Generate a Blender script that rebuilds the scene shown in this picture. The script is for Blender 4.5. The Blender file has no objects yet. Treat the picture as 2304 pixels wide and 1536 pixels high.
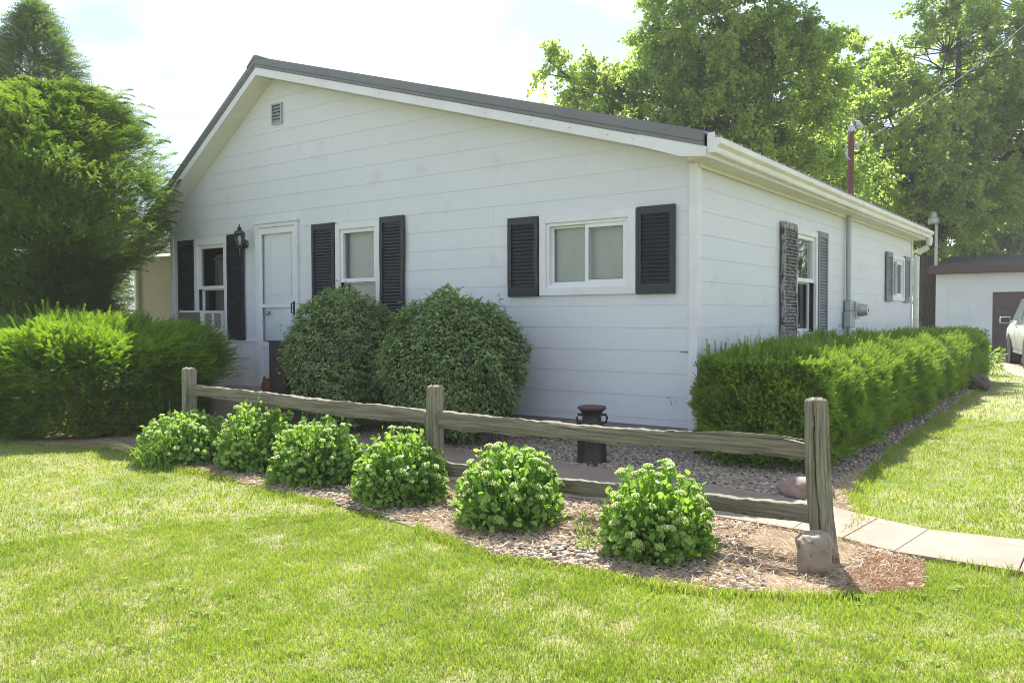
import bpy, bmesh, math, random
import numpy as np
from mathutils import Vector, Matrix
RNG = np.random.default_rng(7); random.seed(7)
S = bpy.context.scene
R = math.radians

# ---------------------------------------------------------------- camera
cam = bpy.data.cameras.new('camera'); camo = bpy.data.objects.new('camera', cam); S.collection.objects.link(camo); S.camera = camo
CAM = Vector((2.971, -6.730, 1.211))
_y, _p, _r = R(-36.307), R(-1.6958), R(-0.1699)
fwd = Vector((math.sin(_y)*math.cos(_p), math.cos(_y)*math.cos(_p), math.sin(_p)))
rt = Vector((math.cos(_y), -math.sin(_y), 0)); up = rt.cross(fwd)
r2 = rt*math.cos(_r)+up*math.sin(_r); u2 = up*math.cos(_r)-rt*math.sin(_r)
m = Matrix((r2, u2, -fwd)).transposed().to_4x4(); m.translation = CAM
camo.matrix_world = m
cam.sensor_width = 36; cam.lens = 29.214; cam.clip_end = 3000; cam.clip_start = .05

# ---------------------------------------------------------------- light
SUN = Vector((-0.37, 0.64, 1.0)).normalized()      # towards the sun
w = bpy.data.worlds.new('World'); S.world = w; w.use_nodes = True
nt = w.node_tree; nt.nodes.clear()
def N(t, ty, **k):
    n = t.nodes.new(ty)
    for a, b in k.items(): setattr(n, a, b)
    return n
sky = N(nt, 'ShaderNodeTexSky', sky_type='NISHITA', sun_disc=False)
sky.sun_elevation = math.asin(SUN.z); sky.sun_rotation = math.atan2(SUN.x, SUN.y); sky.air_density = 1.0; sky.dust_density = 0.3
bg = N(nt, 'ShaderNodeBackground'); bg.inputs['Strength'].default_value = 0.08
bc = N(nt, 'ShaderNodeBackground'); bc.inputs['Color'].default_value = (.93, .965, 1, 1); bc.inputs['Strength'].default_value = 0.66
tc = N(nt, 'ShaderNodeTexCoord'); mp = N(nt, 'ShaderNodeMapping'); mp.inputs['Scale'].default_value = (1, 1, 2.6)
mp.inputs['Rotation'].default_value = (0, 0, .6); mp.inputs['Location'].default_value = (6.8, 3.6, 1.2)
nz = N(nt, 'ShaderNodeTexNoise'); nz.inputs['Scale'].default_value = 2.2; nz.inputs['Detail'].default_value = 6; nz.inputs['Roughness'].default_value = .55
cr = N(nt, 'ShaderNodeValToRGB'); cr.color_ramp.elements[0].position = .48; cr.color_ramp.elements[0].color = (.15, .15, .15, 1)
cr.color_ramp.elements[1].position = .66; cr.color_ramp.elements[1].color = (1, 1, 1, 1)
mx = N(nt, 'ShaderNodeMixShader'); out = N(nt, 'ShaderNodeOutputWorld')
L = nt.links.new
L(tc.outputs['Generated'], mp.inputs['Vector']); L(mp.outputs[0], nz.inputs['Vector']); L(nz.outputs['Fac'], cr.inputs['Fac'])
L(sky.outputs[0], bg.inputs['Color']); L(cr.outputs[0], mx.inputs['Fac']); L(bg.outputs[0], mx.inputs[1]); L(bc.outputs[0], mx.inputs[2]); L(mx.outputs[0], out.inputs['Surface'])
sl = bpy.data.lights.new('sun', 'SUN'); sl.energy = 4.9; sl.angle = R(.55); sl.color = (1, .955, .88)
so = bpy.data.objects.new('sun', sl); S.collection.objects.link(so); so.rotation_euler = SUN.to_track_quat('Z', 'Y').to_euler()
S.view_settings.view_transform = 'Standard'; S.view_settings.look = 'None'; S.view_settings.gamma = 1; S.view_settings.exposure = 1.36
S.cycles.max_bounces = 8; S.cycles.transparent_max_bounces = 12; S.cycles.use_denoising = True; S.cycles.denoising_prefilter = 'NONE'; S.cycles.use_adaptive_sampling = False
S.cycles.sample_clamp_indirect = 2.5; S.cycles.filter_width = 1.0

# ---------------------------------------------------------------- materials
def mat(name, col, rough=.6, metal=0, spec=.5, col2=None, nscale=4, stretch=(1, 1, 1), bump=0, bscale=None, detail=5, lo=.35, hi=.65, col3=None, n3=2, lo3=.55, hi3=.7, trans=0):
    M = bpy.data.materials.new(name); M.use_nodes = True; t = M.node_tree; b = t.nodes['Principled BSDF']
    b.inputs['Base Color'].default_value = (*col, 1); b.inputs['Roughness'].default_value = rough; b.inputs['Metallic'].default_value = metal
    b.inputs['Specular IOR Level'].default_value = spec
    c = N(t, 'ShaderNodeTexCoord'); mp = N(t, 'ShaderNodeMapping'); mp.inputs['Scale'].default_value = stretch; t.links.new(c.outputs['Object'], mp.inputs[0])
    def noise(sc, d=5):
        n = N(t, 'ShaderNodeTexNoise'); n.inputs['Scale'].default_value = sc; n.inputs['Detail'].default_value = d; n.inputs['Roughness'].default_value = .6
        t.links.new(mp.outputs[0], n.inputs['Vector']); return n
    def rng(n, a, bb):
        r = N(t, 'ShaderNodeMapRange'); r.inputs['From Min'].default_value = a; r.inputs['From Max'].default_value = bb
        t.links.new(n.outputs['Fac'], r.inputs['Value']); return r
    cur = None
    if col2:
        x = N(t, 'ShaderNodeMix', data_type='RGBA'); x.inputs['A'].default_value = (*col, 1); x.inputs['B'].default_value = (*col2, 1)
        t.links.new(rng(noise(nscale, detail), lo, hi).outputs[0], x.inputs['Factor']); cur = x.outputs['Result']
    if col3:
        x = N(t, 'ShaderNodeMix', data_type='RGBA'); x.inputs['B'].default_value = (*col3, 1)
        if cur: t.links.new(cur, x.inputs['A'])
        else: x.inputs['A'].default_value = (*col, 1)
        t.links.new(rng(noise(n3, 6), lo3, hi3).outputs[0], x.inputs['Factor']); cur = x.outputs['Result']
    if cur: t.links.new(cur, b.inputs['Base Color'])
    if bump:
        bp = N(t, 'ShaderNodeBump'); bp.inputs['Strength'].default_value = 1; bp.inputs['Distance'].default_value = bump
        t.links.new(noise(bscale or nscale*4, 6).outputs['Fac'], bp.inputs['Height']); t.links.new(bp.outputs[0], b.inputs['Normal'])
    return M
def leafmat(name, c1, c2, trans=.4, tcol=None, nscale=1.5, rough=.5, spec=.4, c3=None, attr=False):
    """foliage: colour varies from leaf to leaf and from branch to branch, light passes through"""
    M = bpy.data.materials.new(name); M.use_nodes = True; t = M.node_tree; b = t.nodes['Principled BSDF']; o = t.nodes['Material Output']
    b.inputs['Roughness'].default_value = rough; b.inputs['Specular IOR Level'].default_value = spec
    g = N(t, 'ShaderNodeNewGeometry'); c = N(t, 'ShaderNodeTexCoord'); n = N(t, 'ShaderNodeTexNoise'); n.inputs['Scale'].default_value = nscale; n.inputs['Detail'].default_value = 2
    t.links.new(c.outputs['Object'], n.inputs['Vector'])
    a = N(t, 'ShaderNodeMath', operation='MULTIPLY_ADD'); a.inputs[1].default_value = .5; t.links.new(g.outputs['Random Per Island'], a.inputs[0])
    r = N(t, 'ShaderNodeMapRange'); r.inputs['From Min'].default_value = .35; r.inputs['From Max'].default_value = .65; r.inputs['To Max'].default_value = .5
    t.links.new(n.outputs['Fac'], r.inputs['Value']); t.links.new(r.outputs[0], a.inputs[2])
    x = N(t, 'ShaderNodeMix', data_type='RGBA'); x.inputs['A'].default_value = (*c1, 1); x.inputs['B'].default_value = (*c2, 1); t.links.new(a.outputs[0], x.inputs['Factor'])
    cur = x.outputs['Result']
    if attr:
        at = N(t, 'ShaderNodeAttribute', attribute_name='tint'); x3 = N(t, 'ShaderNodeMix', data_type='RGBA'); x3.inputs['B'].default_value = (*c3, 1)
        t.links.new(at.outputs['Fac'], x3.inputs['Factor']); t.links.new(cur, x3.inputs['A']); cur = x3.outputs['Result']
    t.links.new(cur, b.inputs['Base Color'])
    tr = N(t, 'ShaderNodeBsdfTranslucent'); h = N(t, 'ShaderNodeMix', data_type='RGBA', blend_type='MULTIPLY'); h.inputs['Factor'].default_value = 1
    h.inputs['B'].default_value = (*(tcol or (1.3, 1.25, .5)), 1); t.links.new(cur, h.inputs['A']); t.links.new(h.outputs['Result'], tr.inputs['Color'])
    ms = N(t, 'ShaderNodeMixShader'); ms.inputs['Fac'].default_value = trans
    t.links.new(b.outputs[0], ms.inputs[1]); t.links.new(tr.outputs[0], ms.inputs[2]); t.links.new(ms.outputs[0], o.inputs['Surface'])
    return M
def glassmat(name, tint=(.8, .83, .85), base=.06):
    M = bpy.data.materials.new(name); M.use_nodes = True; t = M.node_tree; t.nodes.remove(t.nodes['Principled BSDF']); o = t.nodes['Material Output']
    tr = N(t, 'ShaderNodeBsdfTransparent'); tr.inputs['Color'].default_value = (*tint, 1); gl = N(t, 'ShaderNodeBsdfGlossy'); gl.inputs['Roughness'].default_value = .015
    gl.inputs['Color'].default_value = (.95, .97, 1, 1)
    fr = N(t, 'ShaderNodeFresnel'); fr.inputs['IOR'].default_value = 1.42; ad = N(t, 'ShaderNodeMath', operation='ADD', use_clamp=True); ad.inputs[1].default_value = base
    c = N(t, 'ShaderNodeTexCoord'); n = N(t, 'ShaderNodeTexNoise'); n.inputs['Scale'].default_value = 1.3; bp = N(t, 'ShaderNodeBump'); bp.inputs['Distance'].default_value = .004
    t.links.new(c.outputs['Object'], n.inputs['Vector']); t.links.new(n.outputs['Fac'], bp.inputs['Height']); t.links.new(bp.outputs[0], gl.inputs['Normal'])
    ms = N(t, 'ShaderNodeMixShader'); t.links.new(fr.outputs[0], ad.inputs[0]); t.links.new(ad.outputs[0], ms.inputs['Fac'])
    t.links.new(tr.outputs[0], ms.inputs[1]); t.links.new(gl.outputs[0], ms.inputs[2]); t.links.new(ms.outputs[0], o.inputs['Surface'])
    return M
K = {}
K['siding'] = mat('siding', (.65, .67, .735), .42, col2=(.62, .64, .705), nscale=.8, bump=.004, bscale=1.6, col3=(.47, .475, .50), n3=3.1, lo3=.58, hi3=.92)
K['trim'] = mat('trim', (.72, .735, .79), .45, col2=(.65, .66, .70), nscale=3, col3=(.5, .48, .44), n3=9, lo3=.68, hi3=.8)
K['vinyl'] = mat('vinyl', (.74, .76, .82), .35, col2=(.70, .72, .77), nscale=5)
K['soffit'] = mat('soffit', (.72, .71, .66), .5, col2=(.66, .65, .60), nscale=2, col3=(.5, .45, .33), n3=5, lo3=.68, hi3=.85)
K['gutter'] = mat('gutter', (.74, .745, .74), .4, col2=(.64, .635, .60), nscale=1.6, stretch=(1, 1, 4), col3=(.42, .38, .28), n3=4, lo3=.6, hi3=.8)
K['roof'] = mat('roof_metal', (.24, .22, .225), .38, metal=.2, col2=(.2, .18, .185), nscale=2)
K['rake'] = mat('rake_metal', (.17, .17, .185), .45, col2=(.145, .145, .16), nscale=2)
K['shut_dark'] = mat('shutter_dark', (.009, .013, .019), .42, col2=(.014, .02, .028), nscale=5, col3=(.10, .12, .15), n3=3.5, lo3=.62, hi3=.85)
K['shut_grey'] = mat('shutter_grey', (.22, .23, .26), .6, col2=(.17, .18, .21), nscale=6)
K['shut_peel'] = mat('shutter_peeling', (.30, .30, .31), .7, col2=(.045, .045, .048), nscale=20, detail=4, lo=.46, hi=.60, col3=(.12, .07, .05), n3=15, lo3=.55, hi3=.7)
K['found'] = mat('foundation', (.30, .30, .31), .85, col2=(.24, .24, .24), nscale=7, bump=.004)
K['concrete'] = mat('concrete', (.32, .255, .205), .9, col2=(.25, .20, .16), nscale=4, bump=.003, bscale=40, col3=(.20, .17, .13), n3=2.3, lo3=.58, hi3=.8)
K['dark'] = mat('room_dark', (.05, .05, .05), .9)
K['blind'] = mat('blind', (.62, .64, .62), .6)
K['curtain'] = mat('curtain', (.10, .105, .11), .9, col2=(.17, .175, .18), nscale=30, stretch=(1, 1, .03))
K['black'] = mat('black_metal', (.02, .024, .022), .4, metal=.3, col2=(.035, .045, .035), nscale=12)
K['brass'] = mat('aged_brass', (.12, .11, .07), .35, metal=.8, col2=(.05, .06, .05), nscale=25)
K['glass'] = glassmat('window_glass', tint=(.9, .92, .93), base=.01)
K['glass_sky'] = glassmat('side_glass', base=.32)
K['glass_door'] = glassmat('door_glass', tint=(.985, .985, .99), base=.0)
K['bulb'] = mat('bulb', (.6, .6, .55), .3)
K['woodV'] = mat('fence_wood_post', (.30, .275, .205), .9, col2=(.105, .10, .075), nscale=9, stretch=(9, 9, .3), bump=.010, bscale=12, lo=.40, hi=.66, col3=(.21, .19, .12), n3=3.5, lo3=.56, hi3=.8)
K['woodH'] = mat('fence_wood_rail', (.25, .225, .17), .9, col2=(.10, .095, .07), nscale=9, stretch=(.3, 8, 9), bump=.008, bscale=12, lo=.40, hi=.66, col3=(.19, .17, .10), n3=4, lo3=.58, hi3=.8)
K['endgrain'] = mat('end_grain', (.42, .36, .27), .95, col2=(.16, .13, .1), nscale=30, bump=.008)
K['can'] = mat('milk_can', (.016, .017, .018), .42, metal=.2, col2=(.04, .037, .035), nscale=7, stretch=(1, 1, .4), bump=.001, col3=(.11, .05, .03), n3=5, lo3=.6, hi3=.75)
K['rust'] = mat('rust', (.22, .065, .035), .8, col2=(.10, .035, .02), nscale=15, bump=.003)
K['rockT'] = mat('rock_tan', (.40, .32, .25), .9, col2=(.27, .22, .18), nscale=9, bump=.012, bscale=14, col3=(.16, .13, .11), n3=24, lo3=.58, hi3=.66)
K['rockP'] = mat('rock_pink', (.33, .235, .205), .8, col2=(.26, .185, .165), nscale=7, bump=.004, bscale=20, col3=(.18, .12, .11), n3=30, lo3=.6, hi3=.7)
K['rockG'] = mat('rock_grey', (.17, .14, .115), .9, col2=(.10, .085, .07), nscale=6, bump=.01)
K['soil'] = mat('bed_soil', (.36, .27, .20), .95, col2=(.20, .15, .105), nscale=6, bump=.02, bscale=25, col3=(.44, .30, .21), n3=1.4, lo3=.52, hi3=.7)
K['lawn'] = mat('lawn_ground', (.24, .27, .09), .95, col2=(.30, .27, .14), nscale=2.2, bump=.03, bscale=30, col3=(.12, .17, .04), n3=.9, lo3=.48, hi3=.7)
K['drive'] = mat('drive_gravel', (.42, .34, .26), .95, col2=(.25, .2, .15), nscale=12, bump=.02, bscale=50, col3=(.24, .26, .1), n3=1.2, lo3=.55, hi3=.7)
K['bark'] = mat('bark', (.12, .10, .085), .95, col2=(.065, .055, .048), nscale=6, stretch=(3, 3, .5), bump=.04, bscale=9)
K['stem'] = mat('woody_stem', (.12, .085, .055), .9, col2=(.2, .15, .1), nscale=20)
K['beige'] = mat('beige_wall', (.31, .27, .18), .6, col2=(.27, .235, .155), nscale=2)
K['gwall'] = mat('garage_wall', (.78, .80, .86), .6, col2=(.72, .74, .79), nscale=1.5)
K['gdoor'] = mat('garage_door', (.12, .075, .07), .6, col2=(.095, .06, .055), nscale=3)
K['gtrim'] = mat('garage_trim', (.10, .055, .05), .6)
K['shingle'] = mat('shingle', (.15, .125, .125), .95, col2=(.08, .068, .068), nscale=9, stretch=(1, 3, 3), bump=.01, col3=(.2, .17, .16), n3=1.4, lo3=.6, hi3=.75)
K['paint'] = mat('car_paint', (.62, .64, .58), .25, metal=.15)
K['tyre'] = mat('tyre', (.02, .02, .02), .85)
K['alloy'] = mat('alloy', (.45, .46, .48), .3, metal=.8)
K['cglass'] = mat('car_glass', (.05, .07, .08), .08, spec=.9)
K['mirror'] = mat('mirror_face', (.03, .045, .07), .5)
K['galv'] = mat('galvanised', (.42, .45, .48), .45, metal=.35, col2=(.30, .33, .36), nscale=8, stretch=(1, 1, .3))
K['cable'] = mat('cable', (.14, .13, .12), .8)
K['mast'] = mat('rusty_mast', (.15, .065, .055), .7, col2=(.10, .045, .04), nscale=9)
K['lampgrey'] = mat('lamp_grey', (.45, .47, .48), .4, metal=.3)
K['acgrey'] = mat('ac_coil', (.15, .15, .135), .7, col2=(.11, .11, .1), nscale=90, stretch=(1, 1, .1))
K['acwhite'] = mat('ac_white', (.7, .71, .72), .4)
K['brownbox'] = mat('dark_brown_wood', (.035, .026, .024), .6, col2=(.05, .038, .033), nscale=8, stretch=(3, 3, .3))
K['slotdark'] = mat('slot_dark', (.03, .03, .03), .8)
K['red'] = mat('red_print', (.28, .05, .06), .7)
K['cardboard'] = mat('pale_board', (.42, .40, .37), .8, col2=(.36, .2, .2), nscale=6, lo=.5, hi=.7)
K['maple'] = leafmat('maple_leaf', (.21, .32, .08), (.41, .52, .14), .66, tcol=(1.2, 1.2, .7), nscale=.45, rough=.4, spec=.6)
K['mapleD'] = leafmat('maple_leaf_dark', (.17, .26, .08), (.30, .41, .13), .60, tcol=(1.2, 1.2, .7), nscale=.4)
K['hemlock'] = leafmat('hemlock_needle', (.07, .145, .035), (.26, .38, .07), .40, nscale=1.6)
K['conifer'] = leafmat('far_conifer_needle', (.08, .15, .06), (.19, .29, .10), .4, nscale=1.2)
K['yew'] = leafmat('yew_needle', (.09, .20, .035), (.29, .43, .05), .42, nscale=2.0)
K['hedge'] = leafmat('hedge_needle', (.10, .20, .04), (.32, .45, .07), .40, nscale=5)
K['bushleaf'] = leafmat('burning_bush_leaf', (.18, .28, .11), (.32, .42, .17), .3, tcol=(1.15, 1.15, .7), nscale=4, rough=.45, spec=.45)
K['sedum'] = leafmat('sedum_leaf', (.18, .34, .08), (.36, .51, .14), .44, tcol=(1.25, 1.3, .45), nscale=9, rough=.38, spec=.5)
K['bud'] = leafmat('sedum_bud', (.42, .58, .16), (.55, .66, .22), .3, tcol=(1, 1, .5), nscale=9)
K['grass'] = leafmat('grass_blade', (.19, .285, .055), (.34, .435, .095), .45, tcol=(1.3, 1.3, .45), nscale=.8, c3=(.38, .36, .18), attr=True)
K['weed'] = leafmat('weed_leaf', (.18, .31, .06), (.30, .44, .09), .4, nscale=5)
K['straw'] = leafmat('straw', (.46, .35, .23), (.60, .49, .34), .25, tcol=(1, .9, .7), nscale=1.3)
K['needlemulch'] = leafmat('brown_thatch', (.36, .22, .14), (.50, .36, .24), .2, tcol=(1, .8, .6), nscale=3)
# pebbles: each its own shade
def pebmat():
    M = bpy.data.materials.new('pebble'); M.use_nodes = True; t = M.node_tree; b = t.nodes['Principled BSDF']; b.inputs['Roughness'].default_value = .8
    g = N(t, 'ShaderNodeNewGeometry'); r = N(t, 'ShaderNodeValToRGB'); e = r.color_ramp.elements
    e[0].color = (.15, .125, .10, 1); e[1].color = (.52, .46, .38, 1)
    for p, c in ((.25, (.35, .275, .21)), (.5, (.26, .235, .215)), (.75, (.43, .35, .27))): x = e.new(p); x.color = (*c, 1)
    t.links.new(g.outputs['Random Per Island'], r.inputs['Fac']); t.links.new(r.outputs[0], b.inputs['Base Color']); return M
K['pebble'] = pebmat()

# ---------------------------------------------------------------- builders
def tag(o, label=None, cat=None, group=None, kind=None):
    if label: o['label'] = label
    if cat: o['category'] = cat
    if group: o['group'] = group
    if kind: o['kind'] = kind
    return o
def empty(name, loc, label, cat, group=None):
    o = bpy.data.objects.new(name, None); o.empty_display_size = .2; S.collection.objects.link(o); o.location = loc
    return tag(o, label, cat, group)
def org(o):
    v = Vector((0, 0, 0))
    while o is not None: v = v+o.location; o = o.parent
    return v
def link(name, me, M, parent=None, loc=None, smooth=False, mats=None):
    """vertices are in world space; they are moved to the parent's (or the object's own) origin"""
    o = bpy.data.objects.new(name, me); S.collection.objects.link(o)
    for q in ([M] if M else [])+(mats or []): me.materials.append(K[q] if isinstance(q, str) else q)
    d = org(parent) if parent is not None else Vector(loc or (0, 0, 0))
    if d.length > 0: me.transform(Matrix.Translation(-d))
    if parent is not None: o.parent = parent
    else: o.location = d
    if smooth: me.polygons.foreach_set('use_smooth', np.ones(len(me.polygons), bool))
    me.update(); return o
def npmesh(name, V, F, tint=None):
    """V (n,3); F (m,k) faces of one size"""
    V = np.ascontiguousarray(V, np.float32); F = np.ascontiguousarray(F, np.int32); k = F.shape[1]
    me = bpy.data.meshes.new(name); me.vertices.add(len(V)); me.vertices.foreach_set('co', V.ravel())
    me.loops.add(F.size); me.loops.foreach_set('vertex_index', F.ravel()); me.polygons.add(len(F))
    me.polygons.foreach_set('loop_start', np.arange(0, F.size, k, dtype=np.int32)); me.polygons.foreach_set('loop_total', np.full(len(F), k, np.int32))
    if tint is not None:
        a = me.attributes.new('tint', 'FLOAT', 'POINT'); a.data.foreach_set('value', np.ascontiguousarray(tint, np.float32))
    me.update(calc_edges=True); return me
class MB:
    def __init__(s): s.v = []; s.f = []; s.mi = []; s.cm = 0
    def add(s, V, F):
        n = len(s.v); s.v += [tuple(q) for q in V]; s.f += [tuple(i+n for i in f) for f in F]; s.mi += [s.cm]*len(F); return s
    def box(s, a, b, P=None):
        (x0, y0, z0), (x1, y1, z1) = a, b
        V = [(x, y, z) for z in (z0, z1) for y in (y0, y1) for x in (x0, x1)]
        if P: V = [P(*q) for q in V]
        return s.add(V, [(0, 2, 3, 1), (4, 5, 7, 6), (0, 1, 5, 4), (2, 6, 7, 3), (0, 4, 6, 2), (1, 3, 7, 5)])
    def bar(s, p, q, w, h, upv=(0, 0, 1)):
        p, q = Vector(p), Vector(q); d = (q-p).normalized(); u = Vector(upv); sd = d.cross(u).normalized(); u = sd.cross(d)
        V = [c+sd*a*w/2+u*b*h/2 for c in (p, q) for a, b in ((-1, -1), (1, -1), (1, 1), (-1, 1))]
        return s.add(V, [(0, 1, 2, 3), (4, 7, 6, 5), (0, 4, 5, 1), (1, 5, 6, 2), (2, 6, 7, 3), (3, 7, 4, 0)])
    def tube(s, pts, r, n=8, cap=True):
        pts = [Vector(p) for p in pts]; rs = r if isinstance(r, (list, tuple)) else [r]*len(pts); V = []; F = []
        for i, p in enumerate(pts):
            d = (pts[min(i+1, len(pts)-1)]-pts[max(i-1, 0)]).normalized(); a = Vector((0, 0, 1)) if abs(d.z) < .9 else Vector((1, 0, 0))
            u = d.cross(a).normalized(); v = d.cross(u)
            V += [p+(u*math.cos(2*math.pi*k/n)+v*math.sin(2*math.pi*k/n))*rs[i] for k in range(n)]
        for i in range(len(pts)-1):
            F += [(i*n+k, i*n+(k+1) % n, (i+1)*n+(k+1) % n, (i+1)*n+k) for k in range(n)]
        if cap: F += [tuple(range(n)), tuple(reversed(range((len(pts)-1)*n, len(pts)*n)))]
        return s.add(V, F)
    def lathe(s, c, prof, n=24, axis='z'):
        V = []; F = []; c = Vector(c)
        for r, h in prof:
            for k in range(n):
                a = 2*math.pi*k/n; x, y = r*math.cos(a), r*math.sin(a)
                V.append(c+(Vector((x, y, h)) if axis == 'z' else Vector((h, x, y)) if axis == 'x' else Vector((x, h, y))))
        for i in range(len(prof)-1): F += [(i*n+k, i*n+(k+1) % n, (i+1)*n+(k+1) % n, (i+1)*n+k) for k in range(n)]
        F += [tuple(range(n)), tuple(reversed(range((len(prof)-1)*n, len(prof)*n)))]
        return s.add(V, F)
    def prism(s, poly, a, b):
        """poly: list of points; extruded by vector from a to b offsets"""
        n = len(poly); V = [Vector(q)+Vector(a) for q in poly]+[Vector(q)+Vector(b) for q in poly]
        return s.add(V, [tuple(range(n)), tuple(reversed(range(n, 2*n)))]+[(i, n+i, n+(i+1) % n, (i+1) % n) for i in range(n)])
    def build(s, name, M, parent=None, loc=None, smooth=False, bevel=0, mats=None, keep=False):
        me = bpy.data.meshes.new(name); me.from_pydata(s.v, [], s.f); me.polygons.foreach_set('material_index', s.mi)
        if not keep: b = bmesh.new(); b.from_mesh(me); bmesh.ops.recalc_face_normals(b, faces=b.faces); b.to_mesh(me); b.free()
        o = link(name, me, M, parent, loc, smooth, mats)
        if smooth and hasattr(me, 'set_sharp_from_angle'): me.set_sharp_from_angle(angle=R(35))
        if bevel:
            q = o.modifiers.new('b', 'BEVEL'); q.width = bevel; q.segments = 2; q.limit_method = 'ANGLE'; q.harden_normals = False
        return o
def rnd(n, a=0, b=1): return RNG.uniform(a, b, n)
def unit(v): return v/np.maximum(np.linalg.norm(v, axis=-1, keepdims=True), 1e-9)
def inpoly(x, y, poly):
    c = np.zeros(len(x), bool); n = len(poly)
    for i in range(n):
        (x0, y0), (x1, y1) = poly[i], poly[i-1]
        h = ((y0 > y) != (y1 > y)) & (x < (x1-x0)*(y-y0)/((y1-y0) or 1e-9)+x0); c ^= h
    return c
def fnoise(x, y, s, seed=0):
    v = 0
    for i, (a, b) in enumerate(((1, .7), (-.6, 1.1), (1.7, -.9), (.4, 2.1), (2.6, 1.3))):
        v = v+np.sin((x*a+y*b)*s+seed*1.7+i*2.3+1.3*np.sin((y*a-x*b)*s*.7+i+seed))/(1+i*.35)
    return v/3.0
def leaves(P, D, Nn, ln, wd, fold=.25, tip=.0, kind='oval'):
    """P base, D direction, Nn normal (arrays n,3), lengths and widths; returns V,F of folded leaf blades"""
    D = unit(D); Sd = unit(np.cross(D, Nn)); U = np.cross(Sd, D); n = len(P)
    ln = np.broadcast_to(ln, n)[:, None]; wd = np.broadcast_to(wd, n)[:, None]
    if kind == 'dia':     # two triangles folded on the midrib
        V = np.stack([P, P+D*ln*.5+Sd*wd*.5+U*wd*fold, P+D*ln-U*ln*tip, P+D*ln*.5-Sd*wd*.5+U*wd*fold], 1)
        F = np.array([[0, 1, 2], [0, 2, 3]])
    elif kind == 'oval':  # six triangles
        V = np.stack([P, P+D*ln*.3+Sd*wd*.45+U*wd*fold, P+D*ln*.72+Sd*wd*.4+U*wd*fold, P+D*ln-U*ln*tip, P+D*ln*.72-Sd*wd*.4+U*wd*fold, P+D*ln*.3-Sd*wd*.45+U*wd*fold, P+D*ln*.5], 1)
        F = np.array([[6, 0, 1], [6, 1, 2], [6, 2, 3], [6, 3, 4], [6, 4, 5], [6, 5, 0]])
    else:                 # needle: one quad
        V = np.stack([P-Sd*wd*.3, P+Sd*wd*.3, P+D*ln*.6+Sd*wd*.5, P+D*ln, P+D*ln*.6-Sd*wd*.5], 1)
        F = np.array([[0, 1, 2], [0, 2, 4], [2, 3, 4]])
    k = V.shape[1]; FF = (F[None]+np.arange(n)[:, None, None]*k).reshape(-1, 3)
    return V.reshape(-1, 3), FF
def cat_vf(parts):
    Vs, Fs, o = [], [], 0
    for V, F in parts: Vs.append(V); Fs.append(F+o); o += len(V)
    return np.concatenate(Vs), np.concatenate(Fs)
def sprays(P, D, ln, nn, nl, nw, droop=.15, flat=True, spread=.8):
    """needle-bearing twigs: P base, D direction, twig length, needles per side, needle length/width"""
    n = len(P); D = unit(D); ln = np.broadcast_to(ln, n)
    t = (np.arange(nn)+.5)/nn
    Z = np.array([0, 0, 1.])
    side = unit(np.cross(D, Z+RNG.normal(0, .25, (n, 3)))); upn = np.cross(side, D)
    if not flat: a = rnd(n, 0, 6.28)[:, None]; side, upn = side*np.cos(a)+upn*np.sin(a), upn*np.cos(a)-side*np.sin(a)
    pos = P[:, None]+D[:, None]*(ln[:, None]*t)[..., None]-Z*(droop*ln[:, None]*t**2)[..., None]      # n,nn,3
    out = []
    for sgn in (-1, 1) if flat else (-1, 1, 0, 2):
        if sgn in (-1, 1): sv = side*sgn
        else: sv = upn*(1 if sgn == 0 else -1)
        dd = D[:, None]*(.75+RNG.normal(0, .12, (n, nn, 1)))+sv[:, None]*spread+upn[:, None]*RNG.normal(.12, .18, (n, nn, 1))
        nlh = (nl*(1-.45*t**2))[None]*rnd((n, nn), .8, 1.15)
        out.append(leaves(pos.reshape(-1, 3), dd.reshape(-1, 3), np.repeat(upn, nn, 0)+RNG.normal(0, .3, (n*nn, 3)), nlh.ravel(), nw, kind='needle'))
    # the twig itself: thin ribbon
    e = P+D*ln[:, None]-Z*(droop*ln)[:, None]; wv = side*nw*.45
    V = np.stack([P-wv, P+wv, e], 1).reshape(-1, 3); F = np.arange(3*n).reshape(-1, 3); out.append((V, F))
    return cat_vf(out)

# ================================================================ SETTING
def sheet(name, poly, z, M, thick=0):
    b = MB()
    if thick: b.prism([(x, y, z-thick) for x, y in poly], (0, 0, 0), (0, 0, thick))
    else: b.add([(x, y, z) for x, y in poly], [tuple(range(len(poly)))])
    o = b.build(name, M); return tag(o, kind='structure')
b = MB(); nn = 64
b.add([(150*math.cos(2*math.pi*k/nn), 150*math.sin(2*math.pi*k/nn), 0) for k in range(nn)], [tuple(range(nn))])
tag(b.build('lawn_ground', 'lawn'), kind='structure')
BED = [(-9, -3.9), (-5.4, -3.05), (-4.3, -2.72), (-3.5, -3.0), (-2.6, -3.0), (-1.7, -3.1), (-1.0, -3.12), (-.41, -3.22), (.05, -3.33), (.44, -3.45), (.9, -3.36), (1.37, -3.38), (1.75, -3.22), (2.03, -3.04), (2.28, -2.77), (2.2, -2.3),
       (1.76, -2.12), (1.70, -1.5), (1.50, -1.0), (1.40, 0), (1.30, 1.4), (1.24, 3.2), (1.18, 5), (1.12, 6.74), (1.10, 8.3), (1.12, 9.0), (.9, 10.9), (0, 11.2), (0, 9.0), (0, 0), (-8, 0), (-9, 0)]
sheet('bed_soil', BED, .006, 'soil')
WT = [(-5.6, -.95), (-3, -1.05), (-1.0, -1.05), (.2, -1.15), (1.0, -1.25), (1.5, -1.38), (1.83, -1.55), (2.12, -1.66), (2.6, -1.6), (3.4, -1.56), (6, -1.5), (12, -1.4)]
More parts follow.
